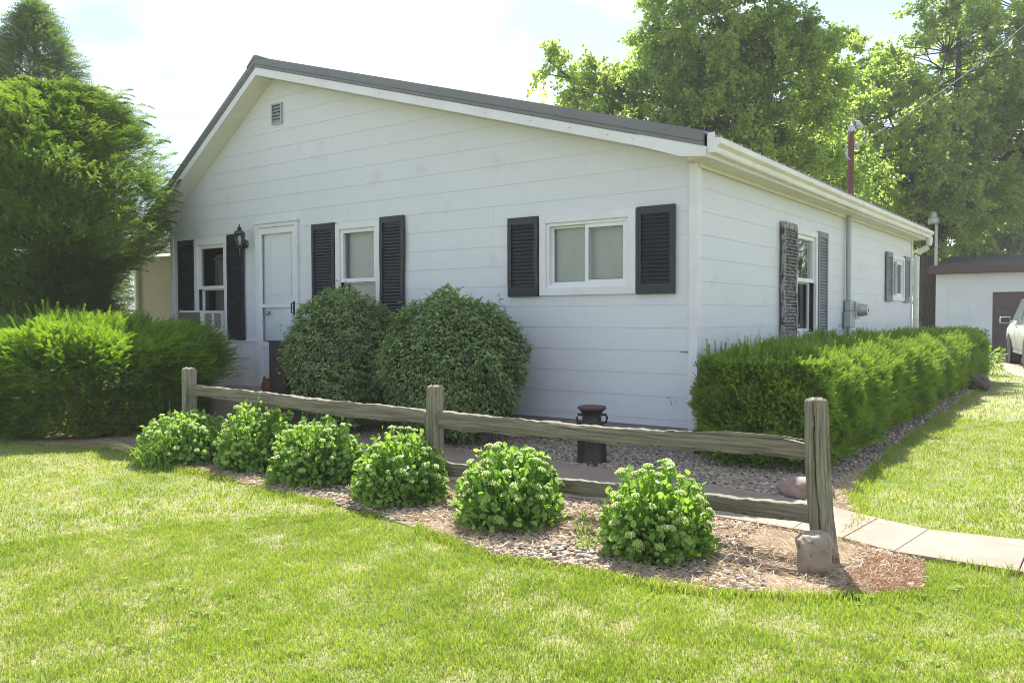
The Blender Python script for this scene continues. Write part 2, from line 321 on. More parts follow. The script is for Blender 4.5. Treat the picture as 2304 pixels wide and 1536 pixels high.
WB = [(-5.6, -2.1), (-3, -2.12), (-1.0, -2.12), (.2, -2.1), (1.0, -2.05), (1.5, -2.08), (1.78, -2.12), (2.06, -2.24), (2.6, -2.25), (3.4, -2.32), (6, -2.3), (12, -2.2)]
WALK = WT+WB[::-1]
b = MB()
for i in range(len(WT)-1):
    j0 = .0025 if i in (1, 2, 3, 5, 6, 8, 9) else 0
    q = [(WT[i][0]+j0, WT[i][1]), (WT[i+1][0]-(.0025 if i+1 in (1, 2, 3, 6, 7, 8, 9) else 0), WT[i+1][1]), (WB[i+1][0]-(.0025 if i+1 in (1, 2, 3, 6, 7, 8, 9) else 0), WB[i+1][1]), (WB[i][0]+j0, WB[i][1])]
    b.prism([(x, y, 0) for x, y in q], (0, 0, -.05), (0, 0, .026))
tag(b.build('path', 'concrete', bevel=.004), kind='structure')
DRIVE = [(-.6, 24.4), (-.4, 20), (.25, 18), (.8, 14.8), (1.25, 12.6), (1.9, 10.9), (12, 10.9), (14, 24.4)]
sheet('driveway', DRIVE, .008, 'drive')
STRIP = [(.95, 10.45), (12, 10.3), (12, 10.52), (.95, 10.66)]
sheet('path_strip', STRIP, .012, 'drive')

# ================================================================ HOUSE
EX = .2032; Z0 = .908; ZB = .235; W = 8.0; DP = 9.03
PK = (-5.69, 4.198); ZR = 2.56; SR = (PK[1]-ZR)/5.69; ZL = 2.594; SL = (PK[1]-ZL)/2.31
house = empty('house', (-4, 0, 0), 'single storey house with pale siding, dark shutters and a grey metal roof', 'house')
def clip(poly, fn):
    o = []
    for i in range(len(poly)):
        a, b_ = poly[i-1], poly[i]; fa, fb = fn(a), fn(b_)
        if (fa >= 0) != (fb >= 0):
            t = fa/(fa-fb); o.append((a[0]+(b_[0]-a[0])*t, a[1]+(b_[1]-a[1])*t))
        if fb >= 0: o.append(b_)
    return o
def siding(P, u0, u1, z0, z1, holes, clips, bld, joints):
    k = math.floor((z0-Z0)/EX)
    while Z0+k*EX < z1:
        a, b_ = Z0+k*EX, Z0+(k+1)*EX; lo, hi = max(a, z0), min(b_, z1)
        cuts = sorted({lo, hi, *[z for h in holes for z in h[2:] if lo < z < hi]})
        for c0, c1 in zip(cuts, cuts[1:]):
            iv = [(u0, u1)]
            for h in holes:
                if h[2] < c1-1e-5 and h[3] > c0+1e-5:
                    iv = [q for s0, s1 in iv for q in ((s0, min(s1, h[0])), (max(s0, h[1]), s1)) if q[1]-q[0] > 1e-4]
            js = joints(k)
            iv = [q for s0, s1 in iv for q in zip([s0]+[j+.0004 for j in js if s0 < j < s1], [j-.0004 for j in js if s0 < j < s1]+[s1])]
            for s0, s1 in iv:
                poly = [(s0, c0), (s1, c0), (s1, c1), (s0, c1)]
                for fn in clips: poly = clip(poly, fn) if poly else poly
                if len(poly) < 3: continue
                o = lambda z: .003+.004*(1-(z-a)/EX)
                bld.add([P(u, z, o(z)) for u, z in poly], [tuple(range(len(poly)))])
                if abs(c0-a) < 1e-6:
                    us = [u for u, z in poly if abs(z-c0) < 1e-4]
                    if len(us) > 1:
                        m0, m1 = min(us), max(us)
                        bld.add([P(m0, c0, .007), P(m1, c0, .007), P(m1, c0+.0005, .002), P(m0, c0+.0005, .002)], [(0, 1, 2, 3)])
        k += 1
PF = lambda u, z, o: (u, -o, z)
PS = lambda u, z, o: (o, u, z)
FH = [(-7.36, -6.72, .98, 2.21), (-5.99, -5.26, .33, 2.38), (-4.48, -3.86, 1.0, 2.25), (-1.54, -.64, 1.49, 2.12), (-8.01, -6.04, .2, .905)]
SH = [(2.66, 3.38, .98, 2.14), (7.47, 8.30, 1.5, 2.12)]
b = MB()
siding(PF, -W, -.0, ZB, 4.3, FH, [lambda q: (PK[1]+(q[0]-PK[0])*SL)-q[1], lambda q: (PK[1]-(q[0]-PK[0])*SR)-q[1]], b, lambda k: [(), (-1.1,), (), (-4.05,), (-5.2,), (), (-2.2,)][k % 7])
b.build('front_wall', 'siding', house)
b = MB()
siding(PS, 0, DP, ZB, 2.53, SH, [], b, lambda k: [(), (6.0,), (), (4.4,)][k % 4])
b.build('side_wall', 'siding', house)
b = MB()      # hidden walls, so that no light leaks in
b.add([(-W, 0, 0), (-W, DP, 0), (-W, DP, ZL), (-W, 0, ZL)], [(0, 1, 2, 3)])
b.add([(-W, DP, 0), (0, DP, 0), (0, DP, ZR), (PK[0], DP, PK[1]), (-W, DP, ZL)], [(0, 1, 2, 3, 4)])
b.build('rear_wall', 'siding', house)
b = MB()
b.box((-W, .01, -.1), (-.02, .06, ZB)); b.box((-.06, .061, -.1), (-.02, DP, ZB)); b.build('foundation', 'found', house)
b = MB(); b.box((-W, -.03, .12), (-6.04, -.001, .895)); b.box((-W, -.045, .895), (-6.04, -.001, .912))
x = -7.95
while x < -6.06: b.box((x, -.034, .13), (x+.042, -.0305, .893)); x += .055
b.build('wainscot_panel', 'trim', house)
b = MB(); b.box((-.062, -.021, ZB-.01), (.021, .001, 2.53)); b.box((.0, .0015, ZB-.01), (.0212, .062, 2.515)); b.build('corner_trim', 'trim', house, bevel=.003)
b = MB(); b.box((-W-.02, -.021, .92), (-W+.06, .001, ZL))
b.build('corner_trim', 'trim', house, bevel=.003)
b = MB(); b.box((.001, DP-.06, ZB), (.022, DP+.01, 2.515)); b.build('corner_trim', 'trim', house, bevel=.003)
# roof ---------------------------------------------------------
OV = .25; XE = .20; HT = .20
zr = lambda x: PK[1]-(x-PK[0])*SR
zl = lambda x: PK[1]+(x-PK[0])*SL
XL = -8.42
T0 = .205
roof = MB()
def slab(x0, z0, x1, z1, ya, yb, t0, t1, bld):
    V = [(x, y, z+t) for y in (ya, yb) for x, z, t in ((x0, z0, t0), (x1, z1, t0), (x1, z1, t1), (x0, z0, t1))]
    bld.add(V, [(0, 1, 2, 3), (4, 7, 6, 5), (0, 4, 5, 1), (1, 5, 6, 2), (2, 6, 7, 3), (3, 7, 4, 0)])
slab(PK[0], PK[1], XE+.06, zr(XE+.06), -OV-.005, DP+.22, T0-.012, T0, roof); slab(XL, zl(XL), PK[0], PK[1], -OV-.005, DP+.22, T0-.012, T0, roof)
y = -.1
while y < DP+.2:
    for (x0, z0, x1, z1) in ((PK[0]+.1, zr(PK[0]+.1), XE+.065, zr(XE+.065)), (XL-.005, zl(XL-.005), PK[0]-.1, zl(PK[0]-.1))):
        V = [(x, y+dy, z+T0+dz) for x, z in ((x0, z0), (x1, z1)) for dy, dz in ((-.03, -.006), (-.012, .022), (.012, .022), (.03, -.006))]
        roof.add(V, [(0, 1, 2, 3), (4, 7, 6, 5), (0, 4, 5, 1), (1, 5, 6, 2), (2, 6, 7, 3)])
    y += .2286
ro = roof.build('roof', 'roof', house)
b = MB()      # ridge cap
V = [(PK[0]+dx, yy, PK[1]+T0+dz) for yy in (-OV-.03, DP+.25) for dx, dz in ((-.16, -.16*SL+.03), (-.02, .035), (.02, .035), (.16, -.16*SR+.03), (.16, -.16*SR+.015), (0, .0), (-.16, -.16*SL+.015))]
b.add(V, [tuple(range(7)), tuple(range(13, 6, -1))]+[(i, (i+1) % 7, 7+(i+1) % 7, 7+i) for i in range(7)]); b.build('ridge_cap', 'rake', ro)
b = MB()      # rake trim on the gable: face with one rib
def rake(x0, z0, x1, z1, bld, prof):
    ya = -OV; n = len(prof)
    V = [(x, ya-o, z+h) for x, z in ((x0, z0), (x1, z1)) for o, h in prof]
    bld.add(V, [tuple(range(n)), tuple(range(2*n-1, n-1, -1))]+[(i, (i+1) % n, n+(i+1) % n, n+i) for i in range(n)])
RP = [(-.001, .098), (.026, .098), (.026, .130), (.034, .137), (.026, .146), (.026, .205), (.018, .226), (-.09, .226), (-.09, .21), (-.001, .21)]
rake(PK[0], PK[1], XE-.02, zr(XE-.02), b, RP); rake(XL, zl(XL), PK[0], PK[1], b, RP); b.build('rake_trim', 'rake', house)
b = MB()      # white fascia boards, three lengths
FP = [(0, 0), (.016, 0), (.016, .094), (0, .094)]
for a0, a1, h in ((PK[0], -2.66, 0), (-2.658, -.42, .002)):
    rake(a0, zr(a0), a1, zr(a1), b, [(o+h, q) for o, q in FP])
rake(XL, zl(XL), PK[0], PK[1], b, FP)
V = [(-.418, zr(-.418)), (XE, 2.522), (XE, zr(XE)+.1), (-.418, zr(-.418)+.094)]
V = [(-.418, zr(-.418)), (-.03, 2.545), (XE, 2.522), (XE, zr(XE)+.1), (-.418, zr(-.418)+.1)]
b.add([(x, -OV-q, z) for q in (-.002, .021) for x, z in V], [tuple(range(5)), tuple(range(9, 4, -1))]+[(i, (i+1) % 5, 5+(i+1) % 5, 5+i) for i in range(5)])
b.build('fascia', 'trim', house)
for x in (-4.8, -3.55, -2.1, -1.55, -1.12, -.72, -.47):
    b = MB(); b.lathe((x, -OV-.0165, zr(x)+.05), [(.006, 0), (.004, -.003)], 8, 'y'); b.build('nail', 'slotdark', house)
# soffits
b = MB()
def rs(x0, x1, fz):
    n = int((x1-x0)/.30); d = (x1-x0)/n
    for i in range(n):
        a0, a1 = x0+i*d, x0+(i+1)*d-.004
        V = [(x, y, fz(x)+t) for y in (-OV+.001, -.001) for x, t in ((a0, .001), (a1, .001), (a1, .012), (a0, .012))]
        b.add(V, [(0, 1, 2, 3), (4, 7, 6, 5), (0, 4, 5, 1), (1, 5, 6, 2), (2, 6, 7, 3), (3, 7, 4, 0)])
rs(XL, PK[0]-.001, zl); rs(PK[0]+.001, 0-.0, zr)
b.build('gable_soffit', 'soffit', house)
b = MB(); y = -OV+.02
while y < DP+.15:
    b.box((.0225, y, 2.521), (XE-.001, y+.096, 2.53)); y += .101
b.box((.0225, -OV+.001, 2.5305), (XE-.001, DP+.2, 2.54))
b.build('eave_soffit', 'soffit', house)
b = MB(); b.box((.0225, .0, 2.49), (.032, DP, 2.5205)); b.build('eave_trim', 'soffit', house)
b = MB(); b.box((XE, -OV+.0, 2.515), (XE+.015, DP+.2, 2.70)); b.build('eave_fascia', 'trim', house)
# gutter: ogee profile, three lengths with seams
b = MB(); gp = [(XE+.016, 2.545), (XE+.075, 2.545), (XE+.083, 2.56), (XE+.088, 2.59), (XE+.12, 2.615), (XE+.125, 2.66), (XE+.116, 2.662), (XE+.112, 2.622), (XE+.08, 2.597), (XE+.07, 2.556), (XE+.016, 2.556)]
sag = lambda y: -.012*math.sin(y/9.4*3.1)
for y0, y1, e in ((-OV-.01, 3.35, 0), (3.33, 6.35, .002), (6.33, DP+.17, 0)):
    n = len(gp); V = [(x+e, y, z+sag(y)-e) for y in (y0, (y0+y1)/2, y1) for x, z in gp]
    b.add(V, [(k*n+i, k*n+(i+1) % n, (k+1)*n+(i+1) % n, (k+1)*n+i) for k in (0, 1) for i in range(n)])
gut = b.build('gutter', 'gutter', house)
for yy in (-OV-.014, DP+.172):
    b = MB(); b.prism([(x, yy, z+sag(yy)) for x, z in gp[:6]]+[(XE+.016, yy, 2.665)], (0, 0, 0), (0, .004, 0)); b.build('end_cap', 'trim', gut)
b = MB(); b.box((XE+.015, -OV-.016, 2.655), (XE+.075, -OV-.0145, 2.71)); b.build('gutter_flashing', 'trim', gut)
b = MB()      # downspout at the far corner
b.tube([(XE+.07, DP+.06, 2.56), (XE+.07, DP+.06, 2.48), (XE+.062, DP+.06, 2.43), (XE+.035, DP+.06, 2.39), (XE-.01, DP+.06, 2.36), (.13, DP+.06, 2.33), (.09, DP+.06, 2.29), (.072, DP+.06, 2.24), (.068, DP+.06, 2.16), (.068, DP+.06, 1.2), (.068, DP+.06, .16), (.16, DP+.06, .08)], .05, 12)
b.build('downspout', 'gutter', house, smooth=True)
# windows ------------------------------------------------------
def frame(bld, P, u0, u1, z0, z1, t, o0, o1, tb=None):
    tb = tb or t
    for a in ((u0, u0+t, z0, z1), (u1-t, u1, z0, z1), (u0+t, u1-t, z1-t, z1), (u0+t, u1-t, z0, z0+tb)):
        bld.box((a[0], a[2], o0), (a[1], a[3], o1), P)
def blinds(P, u0, u1, z0, z1, o, parent, pitch=.022):
    q = MB(); z = z0
    while z < z1: q.add([P(u0, z, o), P(u1, z, o), P(u1, z+pitch*.93, o+.006), P(u0, z+pitch*.93, o+.006)], [(0, 1, 2, 3)]); z += pitch
    return q.build('blind', 'blind', parent)
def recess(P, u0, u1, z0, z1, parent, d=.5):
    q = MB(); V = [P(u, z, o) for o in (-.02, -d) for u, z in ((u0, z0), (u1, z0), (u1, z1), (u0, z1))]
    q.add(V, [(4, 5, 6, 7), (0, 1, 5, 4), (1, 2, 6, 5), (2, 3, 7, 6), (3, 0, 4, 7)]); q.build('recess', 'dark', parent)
def pane(P, u0, u1, z0, z1, o, parent, g='glass'):
    q = MB(); q.add([P(u0, z0, o), P(u1, z0, o), P(u1, z1, o), P(u0, z1, o)], [(0, 1, 2, 3)]); return q.build('pane', g, parent, keep=True)
def shutter(P, u0, u1, z0, z1, M, label=None, o=.018, th=.026, warp=0, peel=False):
    q = MB(); h = z1-z0; t = .045; n = 8
    wf = lambda u, z: warp*math.sin((z-z0)/h*math.pi*3.2)*(1 if u > (u0+u1)/2 else .3)
    PP = lambda u, z, oo: P(u+wf(u, z), z, oo+abs(warp)*1.2*math.sin((z-z0)/h*math.pi*2)**2)
    for i in range(n):       # stiles cut in steps so that they can warp
        a0, a1 = z0+h*i/n, z0+h*(i+1)/n
        for s0, s1 in ((u0, u0+t), (u1-t, u1)): q.box((s0, a0, o), (s1, a1, o+th), PP)
    q.box((u0+t, z1-.07, o), (u1-t, z1, o+th), PP); q.box((u0+t, z0, o), (u1-t, z0+.09, o+th), PP)
    q.box((u0+t, z0+.09, o), (u1-t, z1-.07, o+.004), PP)
    z = z0+.1
    while z < z1-.09:
        dz = random.uniform(-.004, .004) if peel else 0; du = random.uniform(-.004, .004) if peel else 0
        q.add([PP(u0+t, z+dz, o+th-.003), PP(u1-t, z+du, o+th-.003), PP(u1-t, z+.026+du, o+.006), PP(u0+t, z+.026, o+.006), PP(u0+t, z+dz-.004, o+th-.005), PP(u1-t, z+du-.004, o+th-.005)], [(0, 1, 2, 3), (0, 4, 5, 1)]); z += .036
    s = q.build('shutter', M, house)
    if label: s['label'] = label
    return s
def win_hung(P, u0, u1, z0, z1, zm, blind=True, g='glass', head=.03, label=None):
    q = MB(); frame(q, P, u0, u1, z0, z1, .07, .001, .034, .07); q.box((u0-.012, z0-.03, .001), (u1+.012, z0-.001, .06), P)
    wn = q.build('window', 'trim', house, bevel=.003)
    if label: wn['label'] = label
    a0, a1, c0, c1 = u0+.0705, u1-.0705, z0+.0705, z1-.0705
    q = MB(); frame(q, P, a0, a1, zm, c1, .045, -.045, .012); q.build('upper_sash', 'vinyl', wn, bevel=.002)
    q = MB(); frame(q, P, a0+.001, a1-.001, c0, zm+.03, .045, -.075, -.0455); q.build('lower_sash', 'vinyl', wn, bevel=.002)
    pane(P, a0+.04, a1-.04, zm+.04, c1-.04, -.02, wn, g); pane(P, a0+.04, a1-.04, c0+.04, zm-.01, -.06, wn)
    recess(P, u0+.03, u1-.03, z0+.03, z1-.03, wn)
    if blind: blinds(P, a0+.03, a1-.03, c0, c1, -.11, wn)
    return wn
def win_slide(P, u0, u1, z0, z1, blind=True, label=None, tr=.075, half=False):
    q = MB(); frame(q, P, u0, u1, z0, z1, tr, .001, .034)
    wn = q.build('window', 'trim', house, bevel=.003)
    if label: wn['label'] = label
    a0, a1, c0, c1 = u0+tr+.0005, u1-tr-.0005, z0+tr+.0005, z1-tr-.0005
    q = MB(); frame(q, P, a0, a1, c0, c1, .03, -.08, .016); q.build('window_frame', 'vinyl', wn, bevel=.002)
    a0 += .0305; a1 -= .0305; c0 += .0305; c1 -= .0305; mu = (a0+a1)/2
    q = MB(); frame(q, P, mu-.02, a1, c0, c1, .035, -.03, .006); q.build('fixed_sash', 'vinyl', wn, bevel=.002)
    q = MB(); frame(q, P, a0, mu+.02, c0, c1, .022, -.065, -.032); q.build('sliding_sash', 'vinyl', wn, bevel=.002)
    pane(P, mu+.015, a1-.035, c0+.035, c1-.035, -.015, wn); pane(P, a0+.02, mu, c0+.02, c1-.02, -.05, wn)
    recess(P, u0+.03, u1-.03, z0+.03, z1-.03, wn)
    if blind: blinds(P, a0, a1, c0, c1, -.10, wn, .019)
    return wn
w1 = win_hung(PF, -7.42, -6.66, .95, 2.27, 1.60, False, label='double-hung window with a white air conditioner in its lower half')
b = MB(); b.box((-7.2, .12, 2.0), (-6.8, .14, 2.04)); b.build('blue_valance', mat('blue_cloth', (.05, .10, .28), .8), w1)
b = MB(); b.box((-7.36, .26, 1.0), (-6.72, .27, 2.1)); b.build('curtain', mat('sage_backing', (.20, .22, .19), .9, col2=(.30, .31, .27), nscale=16, stretch=(1, 1, .05)), w1)  # grey-green sheet added behind the glass so the window looks paler
b = MB(); b.box((-7.03, .2, 1.1), (-6.97, .24, 2.2)); b.build('inner_post', mat('inner_wood', (.13, .06, .03), .6), w1)
win_hung(PF, -4.54, -3.80, .95, 2.31, 1.62, True, label='double-hung window with lowered blinds above the two round bushes')
win_slide(PF, -1.62, -.57, 1.415, 2.185, True, label='wide sliding window with blinds, near the front corner')
w4 = win_hung(PS, 2.60, 3.44, .95, 2.205, 1.60, False, 'glass_sky', label='tall side window reflecting sky')
b = MB(); b.box((2.69, .99, -.2), (3.36, 1.62, -.19), PS); b.build('curtain', 'curtain', w4)
b = MB(); b.box((2.74, 1.0, -.14), (2.98, 1.27, -.13), PS); b.build('pale_board', 'cardboard', w4)
win_slide(PS, 7.42, 8.35, 1.45, 2.17, False, label='small sliding window near the back corner', tr=.06)
shutter(PF, -7.80, -7.43, .93, 2.29, 'shut_dark', 'dark shutter beside the window, next to the house end'); shutter(PF, -6.65, -6.30, .915, 2.31, 'shut_dark', 'dark shutter behind the wall lantern', warp=.006)
shutter(PF, -4.95, -4.55, .93, 2.33, 'shut_dark'); shutter(PF, -3.79, -3.42, .93, 2.335, 'shut_dark', warp=.010)
shutter(PF, -1.995, -1.63, 1.41, 2.19, 'shut_dark', warp=.004); shutter(PF, -.555, -.185, 1.41, 2.19, 'shut_dark', 'wide dark shutter next to the front corner')
shutter(PS, 2.13, 2.59, .94, 2.22, 'shut_peel', 'warped shutter with black and white peeling paint', warp=.012, th=.035, peel=True); shutter(PS, 3.45, 3.83, .96, 2.22, 'shut_grey', 'flat faded grey shutter')
shutter(PS, 7.02, 7.41, 1.43, 2.2, 'shut_grey'); shutter(PS, 8.36, 8.74, 1.43, 2.2, 'shut_grey')
# storm door
b = MB()
for a in ((-6.045, -5.992, .32, 2.40), (-5.262, -5.215, .32, 2.40), (-5.992, -5.262, 2.352, 2.40)): b.box((a[0], a[2], .001), (a[1], a[3], .045), PF)
b.box((-6.06, 2.401, .001), (-5.20, 2.43, .06), PF); b.build('door_casing', 'trim', house, bevel=.003)
b = MB(); X0, X1 = -5.991, -5.263
for a in ((X0, X0+.055, .33, 2.35), (X1-.055, X1, .33, 2.35), (X0+.055, X1-.055, 2.27, 2.35), (X0+.055, X1-.055, 1.335, 1.385), (X0+.055, X1-.055, .83, .90), (X0+.055, X1-.055, .33, .40)): b.box((a[0], a[2], .005), (a[1], a[3], .03), PF)
b.box((X0+.055, .40, .012), (X1-.055, .83, .018), PF)
door = b.build('storm_door', 'vinyl', house, bevel=.003)
pane(PF, X0+.05, X1-.05, 1.38, 2.28, .016, door, 'glass_door'); pane(PF, X0+.05, X1-.05, .89, 1.34, .017, door, 'glass_door')
b = MB(); b.box((X0, .33, -.06), (X1, 2.35, -.02), PF)
frame(b, PF, X0+.17, X1-.14, 1.5, 2.2, .02, -.0195, -.014); b.build('inner_door', mat('inner_door_paint', (.80, .84, .90), .5), house)
b = MB(); b.lathe((X0+.15, .04, 1.27), [(.012, 0), (.012, -.04), (.03, -.05), (.032, -.07), (.015, -.085)], 14, 'y'); b.build('door_knob', 'galv', door, smooth=True)
b = MB(); b.tube([(X1-.03, -.03, 1.40), (X1-.03, -.075, 1.385), (X1-.03, -.075, 1.27), (X1-.03, -.03, 1.255)], .009, 8); b.box((X1-.05, -.036, 1.24), (X1-.01, -.0305, 1.41)); b.build('door_handle', 'black', door)
# gable vent
b = MB(); frame(b, PF, -5.70, -5.505, 3.63, 3.885, .018, .001, .034)
for i in range(5): z = 3.655+i*.042; b.add([PF(-5.682, z, .03), PF(-5.523, z, .03), PF(-5.523, z+.036, .012), PF(-5.682, z+.036, .012), PF(-5.682, z-.002, .028), PF(-5.523, z-.002, .028)], [(0, 1, 2, 3), (0, 4, 5, 1)])
vent = b.build('gable_vent', 'galv', house); b = MB(); b.box((-5.683, 3.645, .009), (-5.522, 3.868, .011), PF); b.build('vent_backing', 'slotdark', vent)
for x, z in ((-.262, .49), (-.24, .5), (-.235, .475), (-.225, .455), (-.19, .47), (-.225, .44)):     # chipped paint low on the siding
    b = MB(); b.lathe((x, -.0095, z), [(random.uniform(.003, .006), 0), (.002, -.002)], 6, 'y'); b.build('paint_chip', 'slotdark', house)
b = MB(); b.bar((-.14, -.016, .903), (-.04, -.016, .9), .004, .006); b.build('rusty_nail', 'slotdark', house)

# left wing, behind: beige addition
wing = empty('house_addition', (-9.8, 4.5, 0), 'beige low addition with ribbed metal roof at the left end of the house', 'building')
b = MB(); YA = 1.5; XA = -11.62
b.box((XA, YA, 0), (-W-.002, 8.5, 2.30)); b.build('wall', 'beige', wing)
b = MB(); V = [(x, y, z+t) for x in (XA-.15, -W-.003) for y, z, t in ((YA-.3, 2.42, 0), (YA-.3, 2.42, .03), (5.0, 3.9, .03), (5.0, 3.9, 0))]
b.add(V, [(0, 1, 2, 3), (4, 7, 6, 5), (0, 4, 5, 1), (1, 5, 6, 2), (2, 6, 7, 3), (3, 7, 4, 0)])
x = XA-.1
while x < -W-.05:
    b.add([(x+d, y, z+h) for y, z in ((YA-.3, 2.45), (5.0, 3.93)) for d, h in ((-.03, 0), (-.01, .022), (.01, .022), (.03, 0))], [(0, 1, 2, 3), (4, 7, 6, 5), (0, 4, 5, 1), (1, 5, 6, 2), (2, 6, 7, 3)]); x += .23
b.add([(XA-.15, 5.0, 3.9), (-W-.003, 5, 3.9), (-W-.003, 8.6, 2.4), (XA-.15, 8.6, 2.4)], [(0, 1, 2, 3)]); b.build('roof', 'roof', wing)
b = MB(); b.box((XA-.16, YA-.32, 2.30), (-W-.003, YA-.301, 2.419)); b.box((XA-.17, YA-.42, 2.31), (-W-.004, YA-.321, 2.41)); b.build('gutter', 'gutter', wing, bevel=.01)
b = MB(); b.tube([(XA+.06, YA-.38, 2.31), (XA+.06, YA-.3, 2.2), (XA+.1, YA-.06, 2.1), (XA+.1, YA-.05, .1)], .04, 8); b.build('downspout', 'gutter', wing, smooth=True)

# wall lantern, air conditioner, meter, mast, wire
lan = empty('wall_lantern', (-6.16, 0, 2.16), 'old brass coach lantern on the front wall left of the door', 'wall lamp')
b = MB(); b.lathe((-6.27, -.018, 2.17), [(.055, 0), (.055, -.008), (.035, -.02), (.01, -.022)], 20, 'y'); b.tube([(-6.27, -.03, 2.17), (-6.25, -.1, 2.15), (-6.19, -.17, 2.12), (-6.16, -.19, 2.12)], .009, 8); b.build('bracket', 'brass', lan, smooth=True)
c = (-6.16, -.19, 2.12)
b = MB(); b.lathe(c, [(.006, -.12), (.008, -.02), (.03, -.005), (.035, .01), (.03, .015)], 12); b.lathe((c[0], c[1], c[2]), [(.072, .165), (.072, .175), (.05, .2), (.02, .215), (.035, .235), (.012, .25), (.008, .28), (.003, .29)], 12)
for k in range(6):
    a = k*math.pi/3; b.bar((c[0]+.03*math.cos(a), c[1]+.03*math.sin(a), c[2]+.012), (c[0]+.066*math.cos(a), c[1]+.066*math.sin(a), c[2]+.168), .007, .007)
b.build('lantern_frame', 'brass', lan, smooth=True)
b = MB(); b.lathe(c, [(.028, .015), (.062, .165)], 6); b.build('lantern_glass', 'glass', lan)
b = MB(); b.lathe(c, [(.012, .02), (.02, .06), (.03, .09), (.022, .125), (.008, .14)], 12); b.build('light_bulb', 'bulb', lan, smooth=True)

ac = empty('air_conditioner', (-7.03, -.17, 1.0), 'white window air conditioner with louvred side under the lantern window', 'air conditioner')
b = MB(); b.box((-7.30, -.35, .99), (-6.76, .0, 1.305)); b.build('casing', 'acwhite', ac, bevel=.008)
b = MB(); b.box((-7.28, -.354, 1.01), (-6.80, -.3505, 1.285)); b.build('coil', 'acgrey', ac)
b = MB()
for yy in (-.31, -.17):
    for k in range(7): b.box((-6.7595, yy, 1.08+k*.028), (-6.757, yy+.1, 1.096+k*.028))
b.build('side_louvres', 'slotdark', ac)

met = empty('electric_meter', (.06, 5.05, 1.3), 'grey electric meter and conduit on the side wall between the two windows', 'electric meter')
b = MB(); b.tube([(.055, 4.72, 1.42), (.055, 4.72, 2.52)], .033, 12); b.build('upper_conduit', 'galv', met, smooth=True)
b = MB(); b.tube([(.055, 4.74, -.02), (.055, 4.74, 1.08)], .026, 12); b.tube([(.05, 4.86, .3), (.05, 4.80, 1.05)], .006, 6); b.build('lower_conduit', 'galv', met, smooth=True)
b = MB(); b.box((.022, 4.62, 1.06), (.11, 4.87, 1.27)); b.box((.022, 4.66, 1.271), (.10, 4.83, 1.42)); b.build('junction_box', 'galv', met, bevel=.008)
b = MB(); b.box((.022, 4.88, 1.17), (.12, 5.08, 1.40)); b.build('meter_base', 'lampgrey', met, bevel=.008)
b = MB(); b.lathe((.12, 4.98, 1.29), [(.085, 0), (.085, .06), (.078, .075), (.07, .12), (.01, .125)], 20, 'x'); b.build('meter_dial', 'lampgrey', met, smooth=True)
b = MB(); b.box((.246, 4.965, 1.27), (.2475, 5.0, 1.30)); b.build('meter_window', 'slotdark', met)

mast = empty('service_mast', (.1, 4.62, 2.7), 'rust brown service mast rising through the metal roof', 'mast')
b = MB(); b.tube([(.1, 4.62, 2.6), (.1, 4.62, 3.60)], .037, 14); b.build('pole', 'mast', mast, smooth=True)
b = MB(); b.tube([(.1, 4.62, 3.60), (.1, 4.62, 3.66), (.12, 4.65, 3.705), (.16, 4.70, 3.71), (.19, 4.75, 3.67)], [.040, .046, .046, .040, .032], 12); b.build('weatherhead', 'lampgrey', mast, smooth=True)
b = MB(); b.lathe((.16, 4.67, 3.42), [(.01, -.04), (.03, -.03), (.02, -.01), (.03, .01), (.02, .03), (.008, .04)], 12); b.tube([(.1, 4.62, 3.42), (.16, 4.67, 3.42)], .01, 6); b.build('insulator', 'lampgrey', mast, smooth=True)
b = MB(); b.tube([(.17, 4.70, 3.66), (.10, 4.56, 3.58), (.05, 4.56, 3.42), (.06, 4.56, 3.27), (.14, 4.62, 3.18), (.22, 4.70, 3.17)], .008, 6); b.build('drip_loop', 'galv', mast, smooth=True)
def wire(name, p, q, sg, r, label):
    p, q = Vector(p), Vector(q); b = MB(); b.tube([p.lerp(q, t/24)-Vector((0, 0, sg*4*(t/24)*(1-t/24))) for t in range(25)], r, 6); tag(b.build(name, 'cable', loc=p, smooth=True), label, 'cable')
wire('overhead_cable', (.17, 4.68, 3.43), (2.1, 23.5, 12.1), .45, .0075, 'overhead power cable running from the roof mast up past the trees')

# ================================================================ STEP, BOX, RUSTY POT, MILK CAN
b = MB(); b.box((-6.5, -1.15, 0), (-4.75, -.001, .32)); tag(b.build('door_step', 'concrete', loc=(-5.6, -.6, 0), bevel=.01), 'low concrete step in front of the storm door', 'step')
bx = empty('post_box', (-4.75, -.7, .3), 'dark brown square wooden column on the door step behind the bush', 'column')
b = MB(); b.box((-4.86, -.75, .32), (-4.56, -.5, .93)); b.build('body', 'brownbox', bx, bevel=.006)
b = MB(); b.box((-4.875, -.765, .931), (-4.545, -.485, .95)); b.build('cap', 'brownbox', bx, bevel=.004)
pot = empty('rusty_pot', (-5.02, -.62, .32), 'small rusty pot with two ears on the door step', 'pot')
b = MB(); b.lathe((-5.02, -.62, .32), [(.06, 0), (.085, .03), (.098, .09), (.09, .14), (.075, .165), (.085, .18), (.07, .182), (.06, .165), (.05, .1)], 20); b.build('body', 'rust', pot, smooth=True)
for sgn in (-1, 1):
    b = MB(); cx = -5.02+sgn*.075; b.tube([(cx, -.61, .455), (cx+sgn*.035, -.61, .47), (cx+sgn*.04, -.61, .51), (cx+sgn*.01, -.62, .515)], [.012, .014, .016, .012], 8); b.build('ear', 'rust', pot, smooth=True)
